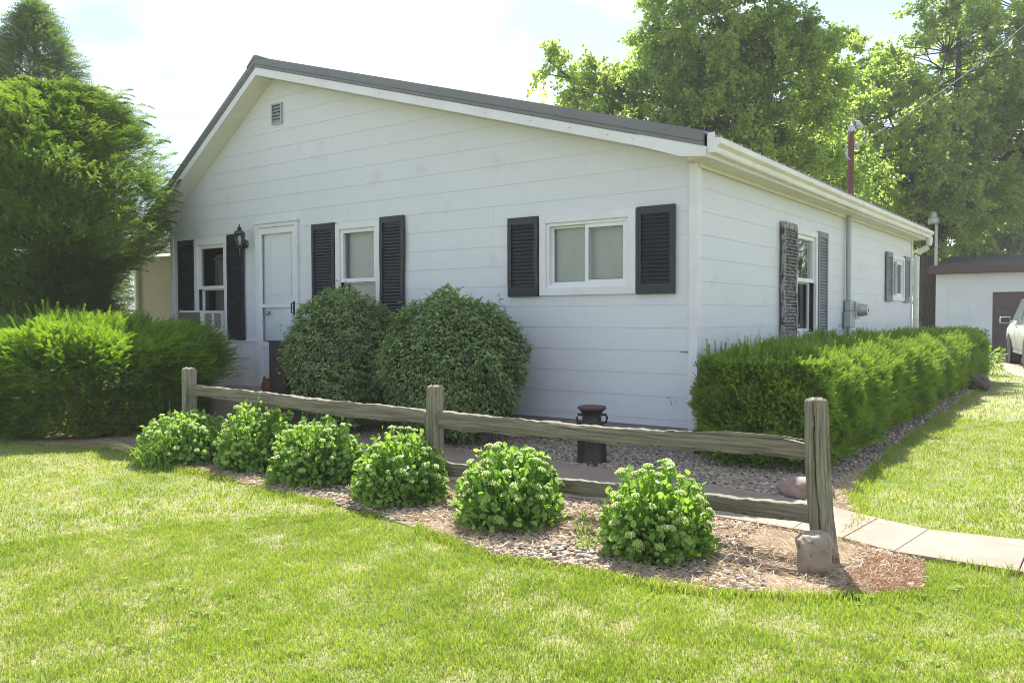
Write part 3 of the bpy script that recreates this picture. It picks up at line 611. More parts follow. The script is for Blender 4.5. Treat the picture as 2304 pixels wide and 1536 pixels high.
b = MB(); b.tube([(-5.32, -.5, .40), (-4.87, -.55, .40)], .009, 8); b.lathe((-5.25, -.51, .385), [(.02, 0), (.02, .03)], 10); tag(b.build('garden_rod', 'black', loc=(-5.1, -.5, .4)), 'thin dark metal rod behind the rusty pot', 'rod')
can = empty('milk_can', (-.53, -.86, 0), 'old black milk can with rusty lid standing by the front corner', 'milk can')
cx, cy = -.53, -.86
b = MB(); b.lathe((cx, cy, 0), [(.118, 0), (.124, .01), (.124, .02), (.12, .03), (.12, .27), (.124, .28), (.12, .29), (.11, .31), (.085, .345), (.078, .36), (.078, .40), (.085, .425), (.108, .452)], 32); b.build('body', 'can', can, smooth=True)
b = MB(); b.lathe((cx, cy, .452), [(.107, 0), (.118, .004), (.118, .02), (.108, .026), (.02, .02)], 32); b.build('lid', mat('can_lid', (.07, .045, .04), .6, col2=(.10, .035, .03), nscale=9), can, smooth=True)
for sgn in (-1, 1):
    b = MB(); dv = Vector((.806, .592, 0))*sgn; cc = Vector((cx, cy, 0))
    b.tube([cc+dv*.08+Vector((0, 0, .405)), cc+dv*.112+Vector((0, 0, .41)), cc+dv*.125+Vector((0, 0, .38)), cc+dv*.115+Vector((0, 0, .345)), cc+dv*.088+Vector((0, 0, .34))], .011, 8); b.build('handle', 'can', can, smooth=True)

# ================================================================ FENCE
fence = empty('split_rail_fence', (-.9, -2.5, 0), 'weathered two-rail split wood fence along the front bed', 'fence')
def rough(name, rings, M, parent, n=14, capM=None, seed=0, groove=None):
    """rings: (center, halfw, halfh, ux, uy, twist); square-ish irregular sections"""
    V, F = [], []; rg = random.Random(seed); ph = [rg.uniform(0, 6.28) for _ in range(6)]; rg2 = [rg.uniform(-1, 1) for _ in range(n)]
    for i, (c, a, b_, ux, uy, tw) in enumerate(rings):
        c, ux, uy = Vector(c), Vector(ux), Vector(uy)
        for k in range(n):
            th = 2*math.pi*k/n+tw; cs, sn = math.cos(th), math.sin(th); e = .36
            x, y = math.copysign(abs(cs)**e, cs), math.copysign(abs(sn)**e, sn)
            f = 1+.05*math.sin(3*th+ph[0]+i*.15)+.03*math.sin(5*th+ph[1]-i*.3)+.02*math.sin(i*.9+k*2.1+ph[2])
            f += .016*rg2[k % len(rg2)]+.006*math.sin(i*1.9+k*1.3)
            if groove is not None and k == groove+(1 if math.sin(i*.9+seed) > .6 else 0): f *= .74
            if k % 11 == 4 and math.sin(i*.5+k+seed) > .3: f *= .93
            V.append(c+ux*x*a*f+uy*y*b_*f)
    m_ = len(rings); F = [(i*n+k, i*n+(k+1) % n, (i+1)*n+(k+1) % n, (i+1)*n+k) for i in range(m_-1) for k in range(n)]
    q = MB(); q.add(V, F); q.cm = 1 if capM else 0
    for base, rev in ((0, True), ((m_-1)*n, False)):
        ids = list(range(base, base+n)); cc = sum((V[i] for i in ids), Vector())/n
        inner = [V[i].lerp(cc, .55)+Vector((0, 0, rg.uniform(-.006, .014) if capM and base else 0)) for i in ids]
        q.add([V[i] for i in ids]+inner+[cc], [(k, (k+1) % n, n+(k+1) % n, n+k) for k in range(n)]+[(n+k, n+(k+1) % n, 2*n) for k in range(n)])
    me = bpy.data.meshes.new(name); me.from_pydata(q.v, [], q.f); me.polygons.foreach_set('material_index', q.mi)
    bb = bmesh.new(); bb.from_mesh(me); bmesh.ops.remove_doubles(bb, verts=bb.verts, dist=.0003); bmesh.ops.recalc_face_normals(bb, faces=bb.faces); bb.to_mesh(me); bb.free()
    o = link(name, me, M, parent, smooth=True, mats=[capM] if capM else None); me.set_sharp_from_angle(angle=R(50)); return o
def post(x, y, h, a, b_, lean, curve, seed, rot=0, groove=None):
    ux, uy = (math.cos(rot), math.sin(rot), 0), (-math.sin(rot), math.cos(rot), 0); rings = []
    for i in range(31):
        t = i/30; z = -.1+(h+.1)*t
        rings.append(((x+lean[0]*t+curve*math.sin(t*3.1), y+lean[1]*t, z), a*(1.0+.10*(1-t)**2+.03*math.sin(t*9+seed)), b_*(1+.08*(1-t)), ux, uy, 0))
    c, aa, bb_, u_, v_, q_ = rings[-1]; rings.append(((c[0], c[1], c[2]+.012), aa*.86, bb_*.86, u_, v_, 0))
    return rough('post', rings, 'woodV', fence, 44, 'endgrain', seed, groove)
vx = R(-25)
post(-3.66, -2.52, .755, .058, .054, (0, 0), 0, 1, rot=R(-20)); post(-.80, -2.50, .73, .052, .050, (.01, 0), .004, 2, rot=R(-28), groove=31)
p3 = post(1.825, -2.52, .785, .0455, .045, (-.075, .0), -.018, 3, rot=R(-30), groove=35); p3['label'] = 'leaning front post with a long crack'
def rail(pts, hh, th, seed):
    """pts: (x, ztop, zbottom)"""
    xs = [q[0] for q in pts]; rings = []; n = 90; rg = random.Random(seed*7)
    for i in range(n+1):
        x = xs[0]+(xs[-1]-xs[0])*i/n; zt = float(np.interp(x, xs, [q[1] for q in pts])); zb = float(np.interp(x, xs, [q[2] for q in pts]))
        zt += .0025*math.sin(i*.63+seed)+.002*math.sin(i*1.9+seed)+rg.uniform(-.0018, .0018); zb += .003*math.sin(i*.5+seed*2)+rg.uniform(-.001, .001)
        f = .55 if i == 0 or i == n else 1
        rings.append(((x, -2.5+.008*math.sin(i*.11+seed), (zt+zb)/2), th*f, (zt-zb)/2*f, (0, 1, 0), (0, 0, 1), 0))
    return rough('rail', rings, 'woodH', fence, 28, None, seed, 17)
rail([(-3.72, .625, .53), (-3.2, .618, .52), (-2.06, .592, .486), (-1.6, .588, .474), (-1.29, .582, .472), (-.84, .573, .482)], 0, .03, 5)
rail([(-.76, .578, .47), (-.55, .577, .455), (-.42, .572, .462), (.35, .565, .471), (1.0, .578, .481), (1.45, .592, .487), (1.6, .580, .49), (1.80, .563, .500)], 0, .028, 6)
b = MB(); b.prism([(1.05, -2.525, .581), (1.72, -2.528, .590), (1.58, -2.528, .604), (1.3, -2.527, .604)], (0, 0, 0), (0, .03, -.004)); b.build('splinter', 'woodH', fence, bevel=.002)
rail([(-3.68, .25, .16), (-2, .24, .145), (-.84, .235, .14)], 0, .028, 7)
rail([(-.76, .235, .15), (.2, .232, .142), (1.29, .255, .172), (1.80, .272, .178)], 0, .03, 8)

# ================================================================ ROCKS
def rock(name, c, r, M, seed, label, square=0, rot=0):
    bm = bmesh.new(); bmesh.ops.create_icosphere(bm, subdivisions=4, radius=1); rg = random.Random(seed); ph = [rg.uniform(0, 6) for _ in range(9)]
    for v in bm.verts:
        p = v.co.copy()
        if square: p = Vector([math.copysign(abs(q)**(1-square), q) for q in p])
        f = 1+.07*math.sin(2.3*p.x+ph[0])*math.cos(2.9*p.y+ph[1])+.06*math.sin(4.1*p.z+3*p.x+ph[2])+.03*math.sin(9*p.y+7*p.x+ph[3])+.02*math.sin(15*p.z+11*p.x+ph[4])-.05*abs(math.sin(5.2*p.x+3.1*p.z+ph[5]))**6
        p *= f; v.co = Matrix.Rotation(rot, 3, 'Z') @ Vector((p.x*r[0], p.y*r[1], p.z*r[2]))+Vector(c)
    me = bpy.data.meshes.new(name); bm.to_mesh(me); bm.free(); return tag(link(name, me, M, None, c, True), label, 'rock')
rock('rock', (1.815, -2.755, .095), (.076, .074, .103), 'rockT', 3, 'squarish tan rock leaning against the cracked end post of the fence', .40, .55)
rock('rock', (1.30, -1.17, .06), (.17, .11, .085), 'rockP', 5, 'smooth pink boulder in the gravel behind the end fence post', .05, .35)
rock('rock', (1.12, 8.5, .13), (.165, .17, .15), 'rockG', 8, 'dark round boulder at the far end of the hedge', .15)
rock('rock', (-4.05, -2.60, .06), (.10, .09, .09), 'rockG', 11, 'small brown rock in the shade left of the first sedum', .1)
rock('rock', (1.925, -2.76, .02), (.028, .03, .022), 'rockT', 12, 'fist-sized pale stone beside the squarish tan rock', .1)

# ================================================================ GRAVEL, STRAW, GRASS
def pebbles(n, poly_test, x0, x1, y0, y1, smin, smax, name, zb=.008):
    bm = bmesh.new(); bmesh.ops.create_icosphere(bm, subdivisions=2, radius=1); bv = np.array([v.co[:] for v in bm.verts]); bf = np.array([[v.index for v in f.verts] for f in bm.faces]); bm.free()
    X, Y = rnd(n*4, x0, x1), rnd(n*4, y0, y1); k = poly_test(X, Y); X, Y = X[k][:n], Y[k][:n]; n = len(X)
    s = smin+(smax-smin)*rnd(n)**2.2; sc = np.stack([s*rnd(n, .8, 1.25), s*rnd(n, .7, 1.0), s*rnd(n, .45, .75)], 1)
    a = rnd(n, 0, 6.28); t = RNG.normal(0, .35, n)
    V = bv[None]*sc[:, None]; ph = rnd((n, 1), 0, 6)
    V = V*(1+.12*np.sin(bv[None, :, 0]*3+ph)*np.cos(bv[None, :, 1]*3.7+ph*2))[..., None]
    V[..., 1], V[..., 2] = V[..., 1]*np.cos(t)[:, None]-V[..., 2]*np.sin(t)[:, None], V[..., 1]*np.sin(t)[:, None]+V[..., 2]*np.cos(t)[:, None]
    x = V[..., 0]*np.cos(a)[:, None]-V[..., 1]*np.sin(a)[:, None]; y = V[..., 0]*np.sin(a)[:, None]+V[..., 1]*np.cos(a)[:, None]
    P = np.stack([x+X[:, None], y+Y[:, None], V[..., 2]+zb+s[:, None]*rnd(n, .1, .5)[:, None]], 2)
    F = (bf[None]+np.arange(n)[:, None, None]*len(bv)).reshape(-1, 3)
    o = link(name, npmesh(name, P.reshape(-1, 3), F), 'pebble', smooth=True); return tag(o, kind='stuff', cat='gravel')
inb = lambda X, Y: inpoly(X, Y, BED) & ~inpoly(X, Y, WALK)
tag(pebbles(10500, lambda X, Y: inb(X, Y) & (fnoise(X, Y, 2.6, 3) > -.25), -3.6, 2.3, -3.45, -2.05, .005, .019, 'gravel'), 'round tan pebbles around the sedums in front of the fence')
tag(pebbles(9500, lambda X, Y: inb(X, Y) & (Y > -1.4), -2.2, 1.7, -1.5, .0, .008, .021, 'gravel'), 'grey river gravel between the concrete path and the front wall')
tag(pebbles(10000, lambda X, Y: inb(X, Y), 0.05, 1.6, -.1, 9.4, .009, .025, 'gravel'), 'grey river gravel strip under the long side hedge')

def blades(X, Y, h, wd, name, M, lean=.45, tint=None, z0=0.0, curve=.5):
    n = len(X); a = rnd(n, 0, 6.28); dx, dy = np.cos(a), np.sin(a); ln = np.abs(RNG.normal(lean, lean*.5, n)); b_ = rnd(n, 0, 6.28)
    P = np.stack([X, Y, np.full(n, z0)], 1); H = np.broadcast_to(h, n)*rnd(n, .55, 1.25)
    Wd = np.stack([np.cos(b_), np.sin(b_), 0*b_], 1)*(np.broadcast_to(wd, n)*rnd(n, .7, 1.3)/2)[:, None]
    L1 = np.stack([dx*ln*.35, dy*ln*.35, np.ones(n)], 1)*H[:, None]*.55; L2 = L1+np.stack([dx*ln*(.35+curve), dy*ln*(.35+curve), np.full(n, .75)], 1)*H[:, None]*.5
    V = np.stack([P-Wd, P+Wd, P+L1-Wd*.8, P+L1+Wd*.8, P+L2], 1).reshape(-1, 3)
    F = (np.array([[0, 1, 3], [0, 3, 2], [2, 3, 4]])[None]+np.arange(n)[:, None, None]*5).reshape(-1, 3)
    return V, F, np.repeat(tint if tint is not None else np.zeros(n), 5)
def lawn_pts(n, r0, r1, a0=-75, a1=22, power=1.0):
    """points on the lawn around the camera's foot, denser near it"""
    u = rnd(n); r = (r0**power+(r1**power-r0**power)*u)**(1/power); a = R(a0)+rnd(n)*R(a1-a0)
    X, Y = CAM.x+np.sin(a)*r, CAM.y+np.cos(a)*r
    k = ~inpoly(X, Y, BED) & ~inpoly(X, Y, WALK) & ~inpoly(X, Y, DRIVE) & ~inpoly(X, Y, STRIP) & ~((X > -W) & (X < .0) & (Y > 0) & (Y < DP)) & ~((X < -8) & (X > -11.7) & (Y > 1.5) & (Y < 8.5))
    # worn edges
    return X[k], Y[k]
def dry(X, Y):
    v = fnoise(X, Y, 1.1, 1)*.10+fnoise(X, Y, 3.3, 5)*.20+fnoise(X, Y, 9, 8)*.26-((X-CAM.x)*-.12-.2)*-.35
    return np.clip(v*1.1+.04, 0, 1)
out = []
for n, r0, r1, pw, h, wd in ((560000, 1.6, 5.2, 1.6, .024, .0034), (420000, 5.0, 11, 1.3, .026, .0050), (120000, 10.5, 32, 1.1, .045, .012)):
    X, Y = lawn_pts(n, r0, r1, power=pw); d = dry(X, Y); keep = rnd(len(X)) > d*.35; X, Y, d = X[keep], Y[keep], d[keep]
    tuft = np.clip(fnoise(X, Y, 6.5, 2)*.7+fnoise(X, Y, 17, 4)*.8, -1, 1); keep = rnd(len(X)) < .72+.4*tuft; X, Y, d, tuft = X[keep], Y[keep], d[keep], tuft[keep]
    hh = h*(1+.4*tuft)*(1-.3*d)
    t = np.clip(d*rnd(len(X), .0, 1.2)*.8-.15*tuft+(rnd(len(X)) < .12)*.5, 0, 1)
    out.append(blades(X, Y, hh, wd, 'g', None, lean=.8, tint=t))
# taller fringe along bed and path edges
def fringe(poly, n, h, jit, wd=.005, closed=False):
    P = np.array(poly, float); seg = np.diff(P, axis=0); L_ = np.linalg.norm(seg, axis=1); c = np.r_[0, np.cumsum(L_)]; s = rnd(n, 0, c[-1]); i = np.clip(np.searchsorted(c, s)-1, 0, len(seg)-1)
    p = P[i]+seg[i]*((s-c[i])/L_[i])[:, None]; nrm = np.stack([seg[i][:, 1], -seg[i][:, 0]], 1)/L_[i][:, None]
    p = p+nrm*(np.abs(RNG.normal(0, jit, n))-.01)[:, None]+RNG.normal(0, .012, (n, 2)); k = fnoise(p[:, 0], p[:, 1], 4, 2) > -.35
    p = p[k]; return blades(p[:, 0], p[:, 1], h*(1+.4*fnoise(p[:, 0], p[:, 1], 6, 9)), wd, 'f', None, lean=.55, tint=(rnd(len(p)) < .2)*.8)
out.append(fringe(BED[1:15], 9000, .045, .045)); out.append(fringe(WB[7:][::-1] and [(x, y) for x, y in WB[7:]], 4500, .055, .04)); out.append(fringe([(x, y) for x, y in WT[6:]][::-1], 4000, .05, .04)); out.append(fringe([(x, y) for x, y in BED[16:27]], 5000, .05, .05))
Vs, Fs, Ts, o_ = [], [], [], 0
for V, F, T in out: Vs.append(V); Fs.append(F+o_); Ts.append(T); o_ += len(V)
tag(link('lawn_grass', npmesh('lawn_grass', np.concatenate(Vs), np.concatenate(Fs), np.concatenate(Ts)), 'grass'), 'short yellow-green lawn grass with dry patches', 'grass', kind='stuff')
# straw lying in the bed
def straw(n, x0, x1, y0, y1, test, name, M, label, zz=.012, ln=.07, cat='dry grass'):
    X, Y = rnd(n*3, x0, x1), rnd(n*3, y0, y1); k = inb(X, Y) & test(X, Y); X, Y = X[k][:n], Y[k][:n]; n = len(X)
    a = rnd(n, 0, 6.28); D = np.stack([np.cos(a), np.sin(a), np.abs(RNG.normal(.1, .3, n))], 1)
    V, F = leaves(np.stack([X, Y, rnd(n, zz, zz+.02)], 1), D, RNG.normal(0, 1, (n, 3)), rnd(n, ln*.4, ln), .0028, kind='needle')
    tag(link(name, npmesh(name, V, F), M), label, cat, kind='stuff')
straw(20000, -3.8, 2.3, -3.5, -2.1, lambda X, Y: fnoise(X, Y, 2.6, 3) < .35+.5*(rnd(len(X))-.5), 'dry_grass', 'straw', 'pale dry grass scattered between the pebbles in the front bed')
straw(9000, 1.75, 2.35, -3.1, -2.3, lambda X, Y: X > 1.98, 'brown_thatch', 'needlemulch', 'reddish brown thatch patch beside the end post', .006, .04)
straw(3500, 1.2, 1.8, -1.7, .2, lambda X, Y: X > 1.35, 'dry_grass', 'straw', 'dry grass fringe at the corner of the side lawn', .012, .06)
straw(3500, -8, 1, -1.2, 0, lambda X, Y: fnoise(X, Y, 2, 7) < .1, 'dry_grass', 'straw', 'dry grass and litter along the foot of the front wall', .012, .06)
# lawn weeds: small flat rosettes
X, Y = lawn_pts(700, 3.0, 9, -62, 12, 1.3); k = fnoise(X, Y, 1.6, 12) > .05; X, Y = X[k], Y[k]; n = len(X); q = 9
a = (np.arange(q)/q*6.28)[None]+rnd((n, 1), 0, 6); D = np.stack([np.cos(a), np.sin(a), rnd((n, q), .3, .9)], 2).reshape(-1, 3)
V, F = leaves(np.repeat(np.stack([X, Y, np.full(n, .012)], 1), q, 0), D, np.tile([0, 0, 1.], (n*q, 1)), np.repeat(rnd(n, .014, .036), q)*rnd(n*q, .5, 1.1), np.repeat(rnd(n, .006, .014), q), kind='oval', tip=.15)
tag(link('lawn_weeds', npmesh('lawn_weeds', V, F), 'weed'), 'broad-leaved weeds spread through the lawn', 'weeds', kind='stuff')

def tuftplant(name, c, n, h, label, cat, M='weed', wd=.006, lean=.7, rad=.05):
    X, Y = c[0]+RNG.normal(0, rad, n), c[1]+RNG.normal(0, rad, n); V, F, T = blades(X, Y, h, wd, name, None, lean=lean, curve=.9)
    return tag(link(name, npmesh(name, V, F), M, None, (c[0], c[1], 0)), label, cat)
tuftplant('grass_clump', (-3.33, -2.98), 260, .24, 'tall grass clump at the lawn edge left of the first sedum', 'grass clump', wd=.007, lean=1.0, rad=.07)
tuftplant('grass_clump', (-3.95, -2.55), 7, .62, 'three tall thin grass stalks in front of the dark yew', 'grass clump', wd=.008, lean=.12, rad=.06)
for i, (x, y, l) in enumerate(((.62, -2.86, 'between the two right-hand sedums, beside the lower rail'), (.75, -3.05, 'between the two right-hand sedums, nearest the lawn'), (.47, -2.62, 'behind the fence rail between the two right-hand sedums'), (-1.95, -3.0, 'in the bed between the second and third sedums'))):
    tuftplant('grass_tuft', (x, y), 34, .11, 'small green grass tuft '+l, 'grass tuft', wd=.005, lean=.8, rad=.025)['group'] = 'grass tufts in the gravel'

# ================================================================ SEDUMS
def sedum(c, rad, h, seed, label):
    root = empty('sedum_plant', (c[0], c[1], 0), label, 'plant', 'sedum plants along the fence')
    ns = int(110+80*rad/.3); u = rnd(ns); th = rnd(ns, 0, 6.28); t0 = np.sqrt(u)*1.25
    t0 = t0*1.12; D = np.stack([np.sin(t0)*np.cos(th), np.sin(t0)*np.sin(th), np.cos(t0)*1.0], 1)
    Lm = (np.abs(D[:, 0]**2+D[:, 1]**2)**1.25/rad**2.5+np.abs(D[:, 2])**2.5/h**2.5)**(-1/2.5)*rnd(ns, .84, 1.02)
    base = np.stack([c[0]+RNG.normal(0, .03, ns), c[1]+RNG.normal(0, .03, ns), np.full(ns, .01)], 1)
    tipp = np.array([c[0], c[1], 0])+D*Lm[:, None]; tipp[:, 2] = np.maximum(tipp[:, 2], .06)
    mid = (base+tipp)/2+np.stack([D[:, 0], D[:, 1], 0*D[:, 2]], 1)*Lm[:, None]*.12
    parts = []; NL = 13
    for j in range(NL):
        t = .22+.76*j/(NL-1); p = base*(1-t)**2+2*mid*t*(1-t)+tipp*t**2; tg = unit((mid-base)*(1-t)+(tipp-mid)*t)
        tg = unit(tg+np.array([0, 0, .35*t]))
        a = rnd(ns, 0, 6.28)+j*1.57
        sx = unit(np.cross(tg, [0, 0, 1.01])); sy = np.cross(tg, sx)
        for s_ in (0, 2.1, 4.2):
            r_ = sx*np.cos(a+s_)[:, None]+sy*np.sin(a+s_)[:, None]
            d = unit(r_*(.9-.35*t)+tg*(.35+.65*t)); ln = (.056-.024*t)*rnd(ns, .75, 1.2)
            parts.append(leaves(p, d, tg-r_*.3+RNG.normal(0, .15, (ns, 3)), ln, ln*.74, fold=.16, tip=-.06))
    # outer leaves that close the mound
    m_ = int(1600*(rad/.3)**2); u_ = rnd(m_); tt = np.arccos(1-u_*1.02); ph = rnd(m_, 0, 6.28); Q = np.stack([np.sin(tt)*np.cos(ph), np.sin(tt)*np.sin(ph), np.cos(tt)], 1)
    Lq = (np.abs(Q[:, 0]**2+Q[:, 1]**2)**1.25/rad**2.5+np.abs(Q[:, 2])**2.5/h**2.5)**(-1/2.5)*rnd(m_, .66, .95)*(1+.07*np.sin(ph*5+tt*6+c[0]*9)+.05*np.sin(ph*9-tt*11))
    Pq = np.array([c[0], c[1], 0])+Q*Lq[:, None]; Pq[:, 2] = np.maximum(Pq[:, 2], .02); dq = unit(Q*.5+RNG.normal(0, .55, (m_, 3))+np.array([0, 0, .55])); lq = rnd(m_, .024, .050)
    parts.append(leaves(Pq, dq, Q*.7+np.array([0, 0, .5])+RNG.normal(0, .35, (m_, 3)), lq, lq*.76, fold=.14, tip=-.05))
    V, F = cat_vf(parts); o = link('foliage', npmesh('foliage', V, F), 'sedum', root, smooth=True)
    # stems
    sx = np.array([.0025, 0, 0]); Vs = []; Fs = []
    q = MB()
    for i in range(ns): q.tube([base[i], (base[i]*.25+mid[i]*.5+tipp[i]*.25), tipp[i]], .0032, 4, False)
    q.build('stems', 'sedum', root)
    # bud clusters: little domes of beads
    k = rnd(ns) < np.where(t0 < 1.0, .85, .3); T = tipp[k]; nk = len(T); nb = 26
    g = np.arange(nb); rr = np.sqrt((g+.5)/nb); an = g*2.4
    off = np.stack([rr*np.cos(an), rr*np.sin(an), .45*(1-rr**2)], 1)
    up_ = unit(D[k]*.6+np.array([0, 0, .8])); s1 = unit(np.cross(up_, [.3, 1, .1])); s2 = np.cross(up_, s1); R_ = rnd(nk, .013, .028)
    B = T[:, None]+(s1[:, None]*off[None, :, :1]+s2[:, None]*off[None, :, 1:2]+up_[:, None]*off[None, :, 2:])*R_[:, None, None]+up_[:, None]*.014
    B = B.reshape(-1, 3); br = np.repeat(R_*.24, nb)*rnd(len(B), .8, 1.3); oc = np.array([[1, 0, 0], [0, 1, 0], [-1, 0, 0], [0, -1, 0], [0, 0, 1.2], [0, 0, -1.2]])
    V = (B[:, None]+oc[None]*br[:, None, None]).reshape(-1, 3); F = (np.array([[0, 1, 4], [1, 2, 4], [2, 3, 4], [3, 0, 4], [1, 0, 5], [2, 1, 5], [3, 2, 5], [0, 3, 5]])[None]+np.arange(len(B))[:, None, None]*6).reshape(-1, 3)
    link('flower_buds', npmesh('flower_buds', V, F), 'bud', root)
for c, r_, h_, l in (((-3.38, -2.72), .42, .40, 'wide low sedum at the left end of the row, beside the tall grass clump'), ((-2.60, -2.58), .33, .54, 'tallest sedum, second from the left end of the row'), ((-1.80, -2.66), .35, .46, 'round sedum third from the left end of the row'),
                     ((-.84, -2.78), .31, .48, 'sedum in front of the middle fence post'), ((.10, -2.86), .32, .45, 'sedum right of the middle post, second from the right end of the row'), ((1.08, -2.92), .285, .48, 'large-leaved sedum nearest the squarish rock, right end of the row')):
    sedum(c, r_, h_, 1, l)

# ================================================================ SHRUBS
def surf_ellipsoid(n, c, r, zmin=-1, pw=1.0, inner=.0):
    d = unit(RNG.normal(0, 1, (n*2, 3))); d = d[d[:, 2] > zmin][:n]; n = len(d)
    return d, n
def burning_bush(c, r, h, n, label, flat=1.0):
    root = empty('round_bush', (c[0], c[1], 0), label, 'bush', 'round bushes against the front wall')
    q = MB()
    for i in range(16):
        a = random.uniform(0, 6.28); e = random.uniform(.35, .95); b0 = Vector((c[0]+.1*math.cos(a), c[1]+.1*math.sin(a), 0)); ee = Vector((c[0]+r[0]*e*.75*math.cos(a), c[1]+r[1]*e*.75*math.sin(a), h*(.9-.4*e)))
        mm = b0.lerp(ee, .5)+Vector((.1*math.cos(a), .1*math.sin(a), -.02)); q.tube([b0, mm, ee], [.014, .010, .004], 6)
    q.build('branches', 'stem', root)
    zc = h*.54; rz = h-zc
    d = unit(RNG.normal(0, 1, (n, 3))); lump = 1+.07*np.sin(d[:, 0]*7+d[:, 2]*5+c[0])*np.cos(d[:, 1]*6+c[0]*3)+.07*np.sin(d[:, 2]*13+d[:, 0]*9+c[0]*5)*np.cos(d[:, 1]*11-d[:, 0]*5)-.05*np.clip(-d[:, 2], 0, 1)
    f = np.where(rnd(n) < .72, rnd(n, .9, 1.03), rnd(n, .5, .9))*lump; f = np.where(rnd(n) < .035, f*rnd(n, 1.04, 1.12), f)
    P = np.stack([c[0]+d[:, 0]*r[0]*f, c[1]+d[:, 1]*r[1]*f, zc+d[:, 2]*np.where(d[:, 2] > 0, rz, zc*.93)*f], 1)
    k = (P[:, 1] < -.03) & (P[:, 2] > .08); P, d = P[k], d[k]; n = len(P)
    # leaves hang in fans of three
    parts = []
    for s_ in (-.7, 0, .7):
        a = s_+RNG.normal(0, .25, n); e = unit(np.stack([d[:, 0]*np.cos(a)-d[:, 1]*np.sin(a), d[:, 0]*np.sin(a)+d[:, 1]*np.cos(a), d[:, 2]*.45+RNG.normal(-.42, .22, n)], 1))
        ln = rnd(n, .034, .058); parts.append(leaves(P+RNG.normal(0, .006, (n, 3)), e, d*.5+np.array([0, 0, 1.])+RNG.normal(0, .25, (n, 3)), ln, ln*.48, fold=.12, tip=.12))
    m_ = 46; dd = unit(RNG.normal(0, 1, (m_, 3))*np.array([1, 1, .7])+np.array([0, 0, .35])); dd[:, 2] = np.abs(dd[:, 2]); b0 = np.stack([c[0]+dd[:, 0]*r[0]*.93, c[1]+dd[:, 1]*r[1]*.93, zc+dd[:, 2]*rz*.93], 1); sl2 = rnd(m_, .06, .15)
    for j in range(7):
        q_ = b0+unit(dd+np.array([0, 0, .3]))*(sl2*j/6)[:, None]; e = unit(RNG.normal(0, 1, (m_, 3))+np.array([0, 0, -.1])); ln = rnd(m_, .03, .05); kk = q_[:, 1] < -.05
        parts.append(leaves(q_[kk], e[kk], np.array([0, 0, 1.])+RNG.normal(0, .3, (kk.sum(), 3)), ln[kk], ln[kk]*.48, fold=.12, tip=.12))
    V, F = cat_vf(parts); link('foliage', npmesh('foliage', V, F), 'bushleaf', root, smooth=True)
burning_bush((-3.74, -.66), (.60, .55), 1.48, 8000, 'round dark green bush beside the storm door, left of the pair')
burning_bush((-2.17, -.70), (.70, .60), 1.41, 11500, 'larger round bush below the blinds window, right of the pair')

